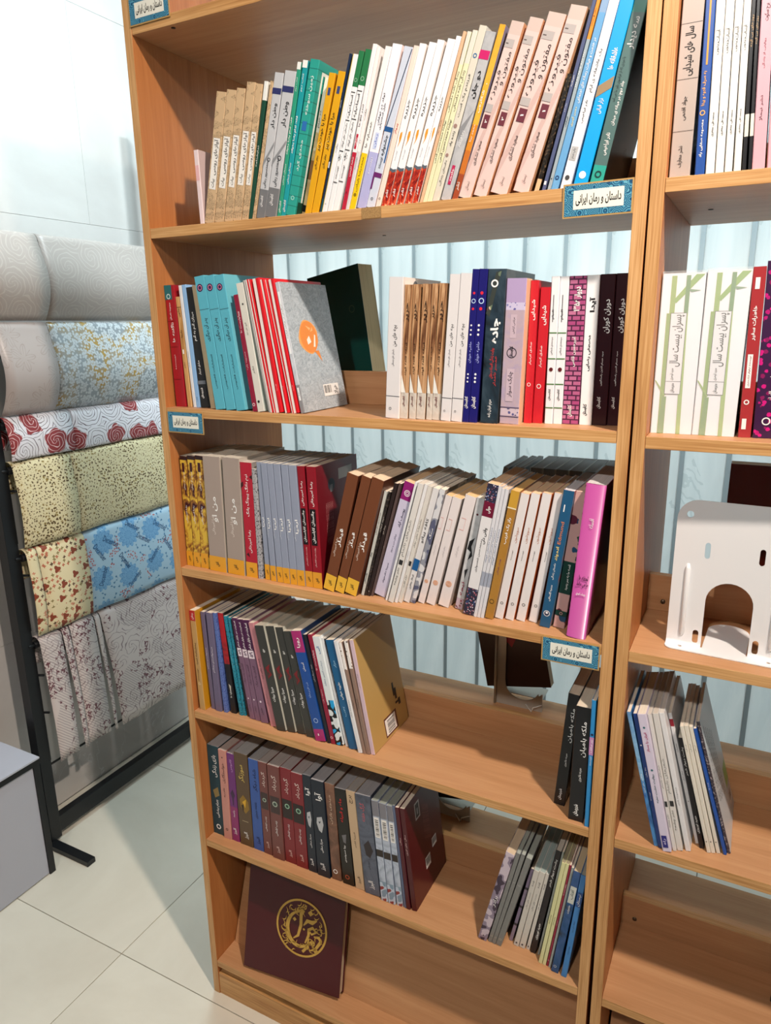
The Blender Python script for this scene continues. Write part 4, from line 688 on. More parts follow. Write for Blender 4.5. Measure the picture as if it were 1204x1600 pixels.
'slate_camouflage': S('slate camouflage patterned paperback', 'camo|#565a74|#8c909c|#d0d2d6', side='camo|#1c1c22|#3a3c48|#8c8c90', items=[('t', 'سنگ', .55, .7, .3, .7, w_)]),
'offwhite_square': S('off-white novel with small orange seal', '#ddd6d6', side='#c8c0bc', pages='#dcb888', items=[('r', .7, .704, .2, .6, '#d8948c'), ('r', .8, .804, .2, .6, '#d8948c'), ('r', .7, .8, .58, .6, '#d8948c'), ('t', 'رمان ایرانی', .46, .56, .4, .62, '#b0a8ac', .0), ('ring', .21, .5, .28, .05, '#e09860'), ('ring', .21, .5, .18, .05, '#e09860'), ('ring', .21, .5, .09, .04, '#e09860')]),
'grey_ink': S('grey paperback with black ink splashes', 'blotch|#b8babc|#c8cacc|#a8aaac', side='#c4bcb8', segs=[(0, .1, 'floral|240|#b8a8b4|#8c2440|#3a3a44|#6a4a5c', 0)], items=[('o', .86, .5, .14, '#5c2430'), ('p', [(.2, .62), (.8, .66), (.55, .58), (.9, .5), (.4, .45), (.6, .53), (.1, .55)], '#1c1c20'), ('p', [(.3, .36), (.7, .38), (.5, .28)], '#2c2c30'), ('t', 'نیمه', .12, .26, .25, .7, '#8c2440', .02)]),
'floral_white': S('white novel with dark floral and maroon blocks', '#dcdcde', pages='#dcbc98', segs=[(.87, 1, 'floral|320|#2c2c40|#b06878|#c8c0d0|#3c5c94', 0), (.76, .87, '#6c1834', 0), (0, .21, 'floral|300|#2c2c40|#b06878|#c8c0d0|#3c5c94', 0)], items=[('t', 'حوالی', .79, .84, .3, .75, w_, .02), ('t', 'وقتی دلی', .56, .68, .4, .8, ink, .02), ('t', 'محمدحسن شهسواری', .34, .58, .3, .55, ink, .005)]),
'white_bluegrey': S('thin white paperback with blue-grey lettering', '#d4d6dc', pages='#dcbca0', segs=[(.25, .36, '#9ca4b4', 0)], items=[('t', 'مجموعه داستان کوتاه', .38, .75, .2, .8, '#7c88a4')]),
'ochre_secret': S('ochre paperback with white title', '#a87a34', side='#8c6428', pages='#d8b070', segs=[(.875, 1, '#c49838', 0)], items=[('r', .868, .878, 0, 1, '#e8dcb8'), ('t', 'راز یک فریب', .6, .8, .3, .72, w_, .02), ('t', 'یوسف علیخانی', .36, .48, .3, .55, '#7c4468'), ('ring', .14, .45, .28, .06, '#4a3414')]),
'white_orange': S('white novel with orange side', '#dedcdd', side='#c8682c', pages='#dcc09c', items=[('t', 'سووشون', .62, .74, .35, .72, '#b8704c', .0), ('t', 'نویسنده', .48, .56, .4, .56, '#55544f'), ('ring', .13, .5, .18, .06, '#55544f')]),
'blue_edmund': S('blue novel with colourful side', '#23567c', side='blotch|#3c6ca4|#5c8ca8|#c8502c', pages='#c8c8cc', items=[('r', .85, .9, .3, .4, w_), ('t', 'Edmund', .62, .78, .3, .6, '#d07c50', .01), ('t', 'ادموند', .5, .6, .25, .62, '#e8d080', .03), ('t', 'داستان زندگی', .36, .48, .3, .55, w_), ('t', 'مهدیه گلستانی', .2, .32, .35, .62, w_, .02), ('o', .105, .5, .3, '#e8e8ec'), ('o', .105, .5, .24, '#22304c'), ('o', .11, .5, .12, '#e8e8ec')]),
'pink_flowers': S('dusty pink flowered novel with dark green panels', 'floral|42|#c8a09c|#5c1c34|#1c4c70|#1f4c3c', pages='#d8b8a8', segs=[(.26, .50, '#123c34', 0), (.09, .13, '#123c34', 0)], items=[('t', 'قصه ما به سر رسید', .29, .48, .4, .7, w_, .015), ('ring', .11, .5, .14, .05, '#c8a09c')]),
'magenta_thick': S('thick magenta paperback with rounded spine', '#a8498c', side='#8c3860', pages='#c8c4c4', round=1, items=[('t', 'افسانه', .73, .79, .35, .7, w_, .0), ('h', 'لحظه ها', .395, .425, .28, .75, '#2a1430', .02), ('h', 'جا می مانند', .35, .385, .2, .8, '#2a1430', .02), ('h', 'یوسف قوجق', .29, .312, .24, .72, w_, .02)]),
'tan_redtop': S('tan paperback with red top', '#c09c64', side='#c48a1c', items=[('r', .9, 1, 0, 1, '#b83030'), ('t', 'رمان', .915, .975, .25, .7, w_, .02), ('t', 'بخشنامه تمرد', .46, .68, .25, .7, '#3a2c1c'), ('t', 'نویسنده', .3, .42, .3, .6, '#3a2c1c'), ('ring', .27, .5, .2, .07, '#e8d8b0')]),
'yellow_side': S('mustard yellow thick paperback', '#c48a1c', side='#c08418'),
'purplegrey': S('purplish grey paperback', '#6c6480', items=[('t', 'میخواستم بمانم', .4, .66, .25, .65, '#e0dce4', .01)]),
'blue_stripe': S('blue pinstriped paperback', 'speck|#5c74b4|#38488c'),
'red_black': S('black paperback with red top', '#1c1a1e', segs=[(.72, 1, '#b01c24', 0), (.5, .72, 'blotch|#1c1a1e|#b01c24|#1c1a1e', 0)], items=[('p', [(.3, .3), (.7, .28), (.55, .2)], '#c8c4b4'), ('t', 'سایه ها', .16, .24, .3, .7, w_, .02)]),
'teal_speckled': S('teal speckled thin paperback', 'speck|#2888a0|#0c3444', items=[('t', 'قصه های شب', .4, .75, .2, .7, '#8cd8e8', .01)]),
'maroon_thin': S('narrow dark maroon paperback', '#2a1420', items=[('t', 'شب', .45, .6, .25, .7, '#c8c0c4')]),
'purple_59': S('mauve paperback with purple top and white number', '#7c5c74', segs=[(.7, 1, '#4c1c48', 0)], items=[('t', 'اسارت در بازار شام', .72, .97, .3, .75, w_, .02), ('r', .63, .71, .05, .85, '#e8dce4'), ('t', '۵۹', .645, .695, .2, .7, '#4c1c48', .04), ('t', 'گزارش یک مرگ', .36, .56, .3, .65, '#2c1828', .01), ('o', .21, .5, .13, '#e8dce4'), ('t', 'خلیلی', .08, .15, .35, .6, '#2c1828')]),
'pink_branch': S('rose pink paperback', '#c4848c', items=[('t', 'شاخه های زرد', .46, .66, .35, .68, '#4c1c2c', .015), ('t', 'مریم جهانی', .2, .32, .35, .6, '#4c1c2c', .005)]),
'charcoal_red': S('charcoal paperback with red scribble', '#3a3b38', side='#b8b8ac', pages='#c0b8a8', items=[('ring', .76, .5, .12, .05, '#d8d8d4'), ('t', 'میر', .75, .78, .2, .8, '#d8d8d4', .02), ('p', [(.2, .6), (.8, .64), (.6, .58), (.85, .54), (.3, .5), (.6, .55)], '#7c1c24'), ('r', .5, .6, .35, .4, '#7c1c24'), ('t', 'میرزا روبات', .28, .42, .3, .68, w_, .025)]),
'blue_magenta': S('blue paperback with magenta top and foot', '#1c4c98', side='#14386c', segs=[(.81, 1, '#a82c70', 0), (0, .11, '#a82c70', 0)], items=[('t', 'رویا', .85, .94, .3, .7, w_, .02), ('t', 'آسمان', .64, .72, .35, .65, w_), ('t', 'شب های بی ستاره', .4, .54, .35, .6, '#a8c0e8'), ('ring', .19, .5, .22, .06, '#a8c0e8'), ('r', .05, .07, .4, .5, w_)]),
'black_thin': S('thin near-black paperback', '#1c1e28', items=[('t', 'مرد سرگردان', .5, .8, .25, .7, '#c8ccd4')]),
'white_cyan': S('white paperback with bright cyan shapes', '#dce4e6', segs=[(0, .42, 'camo|#1ca0dc|#101418|#dce4e6', 0)], items=[('t', 'آبی', .84, .92, .3, .7, '#2a6ca8', .02), ('t', 'درخت انجیر معابد', .55, .78, .3, .6, '#6c88a0')]),
'blue_book': S('dark cyan blue paperback', '#155a88', side='#0f4468', items=[('t', 'هزار', .75, .82, .35, .65, '#a8d0e8'), ('t', 'هاویه خوانی', .46, .62, .35, .68, w_, .02), ('t', 'کلاب', .3, .4, .35, .6, '#a8d0e8')]),
'brown_twig': S('thin greyish brown paperback with twig print', '#8c7468', segs=[(.76, 1, 'floral|200|#e8e4e0|#3a2c28|#5c4438|#e8e4e0', 0)], items=[('t', 'ادبیات', .3, .6, .25, .7, '#4c3830')]),
'tan_cover': S('large tan paperback with barcode sticker', '#d0b8c4', side='#b8975a', items=[('t', 'کتاب شعر', .5, .8, .3, .65, '#a08c98')], front=[('p', [(.35, .02), (.7, .02), (.7, .19), (.35, .19)], '#5c2c24'), ('bar', .035, .175, .37, .66, 1), ('r', .26, .36, .74, .79, ink), ('r', .19, .25, .80, .86, ink), ('r', .3, .42, .7, .74, ink), ('r', .22, .24, .72, .8, ink)]),
'black_queen': S('black novel with white lettering', '#15161a', side='#101114', pages='#d8ccb8', items=[('t', 'ملکه بامیان', .58, .88, .45, .85, w_, .01), ('t', 'حمیده عاشوری', .36, .48, .45, .68, w_, .005), ('t', 'شهرستان', .05, .15, .3, .65, w_, .04)]),
'skyblue_thin': S('narrow sky blue paperback with pink patch', '#2c8ccc', items=[('r', .58, .72, 0, 1, '#c088b8'), ('t', 'زیر سقف', .6, .7, .25, .8, w_, .02), ('o', .74, .5, .3, '#1c2c50'), ('t', 'نویسنده', .5, .57, .3, .7, w_)]),
'teal_dark': S('dark teal thick novel', '#17404c', pages='#b8b4b4', items=[('t', 'بازی زندگی', .66, .9, .3, .75, w_, .01), ('p', [(.25, .5), (.7, .55), (.8, .46), (.4, .42)], '#8c7c50'), ('t', 'بهرام بیضایی', .2, .4, .4, .72, w_, .02), ('ring', .09, .5, .2, .08, w_)]),
'salmon': S('salmon pink paperback', '#c88c80', pages='#c0b0a8', items=[('o', .92, .5, .08, ink), ('t', 'خواستگاری', .64, .86, .3, .75, '#4c2c28', .01), ('t', 'نادره', .46, .6, .35, .65, '#4c2c28'), ('ring', .11, .5, .16, .06, '#4c2c28')]),
'purple_palm': S('purple paperback with dark palm', '#6c2c74', segs=[(0, .4, '#8c2c68', 0)], pages='#b8b0b0', items=[('t', 'کابوس', .8, .94, .35, .7, '#c8a0d0', .01), ('p', [(.2, .55), (.5, .6), (.8, .54), (.6, .5), (.55, .42), (.45, .42), (.4, .5)], '#3a1c44'), ('t', 'رامبد', .28, .36, .35, .65, w_), ('t', 'البرز', .08, .15, .25, .75, w_, .02)]),
'brown_horse': S('thick brown novel with golden scene', '#5a4630', pages='#b4b4b4', items=[('t', 'سوزنگر', .7, .88, .25, .7, '#d8c068', .01), ('p', [(.2, .5), (.5, .56), (.85, .5), (.9, .42), (.6, .36), (.25, .42)], '#8c6c20'), ('p', [(.4, .48), (.7, .52), (.6, .42)], '#d8a828'), ('p', [(.3, .44), (.5, .46), (.45, .36)], '#2c1c14'), ('r', .27, .275, .3, .75, '#c8b890'), ('t', 'البرز', .08, .15, .35, .7, w_, .02)]),
'blue_royal': S('medium blue paperback', '#3558a0', pages='#a8a8a8', items=[('t', 'شاه دیگر', .66, .9, .35, .8, '#10183c', .015), ('t', 'عاطفه منجزی', .36, .54, .35, .68, '#10183c', .01), ('t', 'البرز', .07, .15, .35, .75, '#10183c', .02)]),
'brick_watch': S('brick brown novel with round watch', '#70403c', pages='#b0a8a4', items=[('t', 'گردباد', .74, .9, .3, .75, '#e8dcd4', .0), ('r', .5, .68, .1, .9, '#3c2c2c'), ('o', .6, .5, .22, '#a8b8a8'), ('o', .6, .5, .14, '#3c4c44'), ('t', 'زینب ایلخانی', .26, .42, .4, .62, w_), ('t', 'البرز', .07, .14, .4, .7, '#e8c8c0', .02)]),
'red_watch': S('red novel with round green watch', '#7c1f28', pages='#b0a8a8', items=[('t', 'گردباد', .74, .9, .3, .75, '#e8dcd4', .0), ('r', .48, .68, .05, .95, '#241618'), ('o', .61, .5, .22, '#98c0a4'), ('o', .61, .5, .14, '#244034'), ('t', 'زینب ایلخانی', .26, .42, .4, .62, w_), ('t', 'البرز', .07, .14, .4, .7, '#e8c8c0', .02)]),
'navy_face': S('dark navy novel with pale face', '#13202f', pages='#a8a8ac', items=[('t', 'آوا', .8, .88, .25, .85, w_, .02), ('p', [(.3, .62), (.7, .64), (.8, .56), (.62, .47), (.4, .49), (.25, .56)], '#b8bcc0'), ('p', [(.4, .58), (.6, .59), (.5, .56)], '#3c4450'), ('t', 'مهرناز صفایی', .26, .4, .4, .65, w_), ('t', 'البرز', .07, .14, .3, .7, w_, .02)]),
'brown_photo': S('brown photo-printed novel', 'blotch|#4c3428|#6c4c3c|#8c6450', pages='#a8a4a0', items=[('t', 'مینوی بازان', .58, .9, .3, .6, '#d8c0a8', .005), ('ring', .09, .45, .24, .08, w_)]),
'black_redtitle': S('black novel with red title', '#15130f', pages='#a4a4a8', items=[('t', 'ماه و قبیله', .66, .9, .3, .62, '#c82c2c', .025), ('p', [(.3, .52), (.7, .54), (.6, .44), (.4, .45)], '#6c6c70'), ('t', 'رویا خسرونجدی', .24, .42, .35, .55, w_), ('ring', .08, .45, .2, .07, '#a84c30')]),
'cream_hard': S('cream coloured novel', '#c4a988', pages='#a8a4a0', items=[('t', 'برج', .88, .96, .3, .7, '#3c2c20', .01), ('t', 'فریبا کلهر', .42, .6, .4, .62, '#3c2c20', .01), ('t', 'البرز', .06, .13, .35, .7, '#3c2c20', .015)]),
'slate_wolf': S('slate grey thick novel', 'blotch|#4c5262|#5c6474|#3a404e', pages='#a4a4a8', items=[('t', 'گرگ خفته', .74, .92, .25, .6, '#c85c64', .005), ('p', [(.25, .5), (.6, .56), (.85, .46), (.6, .38), (.35, .4)], '#2c2428'), ('t', 'مریم ریاحی', .26, .34, .35, .6, '#2c3040'), ('t', 'البرز', .06, .14, .3, .7, w_, .015)]),
'grey_barcode': S('grey-white paperback with barcode on the spine', 'blotch|#9ca8bc|#b8c4d4|#7c889c', segs=[(.85, 1, '#7c7c84', 0), (.45, .52, '#2c2420', 0), (0, .2, 'camo|#8c3c3c|#b8c4d4|#7c94a8', 0)], pages='#98a098', items=[('bar', .64, .84, .15, .9, 1)]),
'slate_thin': S('thin slate blue paperback', '#5c6884', pages='#98a098'),
'darkred_thin': S('narrow dark red book', '#4c1420', items=[('t', 'ساقی', .6, .75, .3, .7, '#d8b8b8')]),
'darkred_cover': S('dark red book with small portrait and barcode stickers', '#4a1018', side='#4f0d17', items=[('t', 'سال های ابری', .5, .8, .3, .65, '#d8b8b8')], front=[('r', .77, .93, .26, .40, '#b8b4b4'), ('r', .785, .915, .28, .38, '#1c1c20'), ('r', .81, .87, .31, .35, '#8c8c90'), ('bar', .22, .33, .40, .55, 0), ('bar', .33, .42, .64, .78, 0)] + [('t', 'بخشی از متن کتاب در پشت جلد', .50-.012*i, .84-.012*i, .46+.035*i, .48+.035*i, '#c08080', 0) for i in range(5)]),
'purple_photo': S('purple and white photo-printed magazine', 'camo|#3c3044|#8c8094|#c8bcc8', pages='#d8c4a8', items=[('t', 'برادر', .4, .52, .25, .8, w_, .005), ('o', .05, .5, .08, ink)]),
'grey_glossy': S('glossy grey paperback', '#7c7e7c', side='#84888a', pages='#a8b0a8', items=[('ring', .7, .5, .2, .08, '#a8a8a8'), ('ring', .07, .5, .22, .08, '#b8b09c')]),
'purple_tabs': S('thin paperback with grey-purple tabs', '#2c2830', segs=[(.75, 1, '#7c7088', 0), (.5, .72, '#84788c', 0), (.25, .47, '#7c7088', 0), (0, .22, '#8c7c90', 0)]),
'white_series': S('off-white paperback with tiny lettering', '#cfccc4', pages='#a8b8b4', items=[('t', 'قصه', .8, .87, .3, .65, '#44444a'), ('t', 'دست های خالی', .5, .72, .35, .65, '#66666c'), ('r', .03, .05, .3, .6, '#44444a')]),
'black_whitetext': S('black paperback with white lettering strip', '#1c1a20', pages='#c8c4b8', items=[('t', 'پشت دیوار شهر', .66, .92, .25, .75, w_, .01), ('t', 'حمید نوروزی', .14, .3, .25, .75, w_, .02)]),
'grey_thin': S('thin grey booklet', '#a0a8a4'),
'pale_yellow': S('narrow pale yellow paperback', '#d8d8a4', pages='#a09880', items=[('t', 'چشم انداز', .3, .6, .25, .7, '#5c5c40')]),
'bluephoto_label': S('dark blue photo-printed book with white label', 'blotch|#15202c|#1c4c7c|#3c5c94', pages='#d0c0a0', items=[('r', .70, .86, .1, .9, '#c8ccc4'), ('t', 'آفتاب', .74, .83, .2, .75, '#1c3c34', .015), ('t', 'خاطرات', .6, .68, .3, .65, w_), ('ring', .06, .4, .2, .06, '#c8d0d8')]),
'blue_publisher': S('medium blue paperback with white calligraphy', '#3c80c0', pages='#a8a89c', items=[('r', .7, .84, 0, 1, '#1c4c8c'), ('t', 'نیستان', .71, .82, .2, .8, w_, .01), ('t', 'شعله های سرد', .45, .56, .35, .65, '#16305c'), ('t', 'نویسنده', .2, .34, .35, .6, '#16305c')]),
'blue_photo': S('blue photo-printed paperback', 'blotch|#2c5ca0|#4c8cc8|#1c3c78', segs=[(.5, 1, 'blotch|#5c9cd0|#8cbce0|#4c84c0', 0)], items=[('t', 'یادگاری های کوچه', .25, .7, .3, .7, w_)]),
'navy_plain': S('navy paperback with white lettering', '#24448c', items=[('o', .77, .5, .2, w_), ('t', 'حالا برگرد', .52, .62, .3, .7, w_), ('t', 'نویسنده', .34, .44, .3, .6, w_)]),
'lilac_iran': S('pale lilac paperback with pink and teal lettering', '#d4cce0', items=[('o', .905, .5, .14, '#3c6c78'), ('t', 'ایران را بساز', .73, .87, .35, .7, '#b02c68', .03), ('o', .6, .5, .14, '#3c6c78'), ('t', 'روایت هشت نخبه', .36, .57, .35, .65, '#2c5c5c', .02), ('r', .03, .12, .15, .75, '#2c2c7c'), ('t', 'راه', .04, .11, .25, .65, '#c8c0e0', .02)]),
'white_redtop': S('white paperback with red top block', '#d8d8da', segs=[(.9, .955, '#8c1c2c', 0)], items=[('t', 'خاطرات', .68, .8, .3, .7, '#44444a'), ('t', 'سفر دراز', .45, .6, .3, .7, '#44444a'), ('o', .33, .5, .16, '#7c7c80')]),
'cream_thin': S('narrow cream white paperback', '#dedace', items=[('t', 'لب آب', .8, .86, .3, .7, '#55554f'), ('o', .09, .5, .18, '#55554f')]),
'blue_plain': S('narrow bright blue paperback', '#2454a8', items=[('t', 'نامه ها', .4, .7, .3, .65, '#d8e0f0')]),
'magazine': S('curled magazine with photo-printed cover', 'speck|#3c343c|#a89c9c', side='#c2cacf', front=[('r', .22, .38, .72, .98, '#8cb460'), ('r', .05, .2, .72, .98, '#c8c8c8'), ('bar', .08, .18, .75, .9, 0)] + [('t', 'ماهنامه ادبی شماره تازه', .35-.02*i, .92-.04*i, .10+.10*i, .16+.10*i, '#4c4c50') for i in range(5)]),
})
ROWTXT = {'B': 'upper shelf', 'C': 'second shelf', 'D': 'third shelf', 'E': 'fourth shelf', 'F': 'fifth shelf', 'B2': "right case's top shelf", 'C2': "right case's second shelf", 'E2': "right case's fourth shelf"}
ORD = ['first', 'second', 'third', 'fourth', 'fifth', 'sixth', 'seventh', 'eighth', 'ninth', 'tenth']
CNT = {2: 'two', 3: 'three', 4: 'four', 5: 'five', 6: 'six', 7: 'seven', 8: 'eight'}
def place_row(key, items, z):
    runs = []
    for it in items:
        if runs and runs[-1][0] == it[0]: runs[-1][1].append(it)
        else: runs.append([it[0], [it]])
    kinds = {}
    for st, its in runs: kinds[st] = kinds.get(st, 0)+1
    for ri, (st, its) in enumerate(runs):
        desc = STY[st]['desc']; n = len(its)
        for k, (s_, x, y, T, H, D, a) in enumerate(its):
            r = make_book(st, T, H, D)
            up = T*sin(a) if a > 0 else 0
            r.location = (x + up*math.tan(a), y, z + up + .0001); r.rotation_euler = (0, a, 0)
            ordn = '' if n == 1 else (', left of two' if k == 0 else ', right of two') if n == 2 else ', ' + ORD[k] + ' of ' + CNT[n]
            where = ''
            if kinds[st] > 1:
                pv = STY[runs[ri-1][0]]['desc'].split(' with ')[0]
                where = ' beside ' + pv.replace(' paperback', ' book') + ','
                desc = desc.split(' with ')[0]
            lb = desc + ordn + (where or ',') + ' ' + ROWTXT[key]
            tag(r, ' '.join(lb.split()), 'book', 'books on the ' + ROWTXT[key])

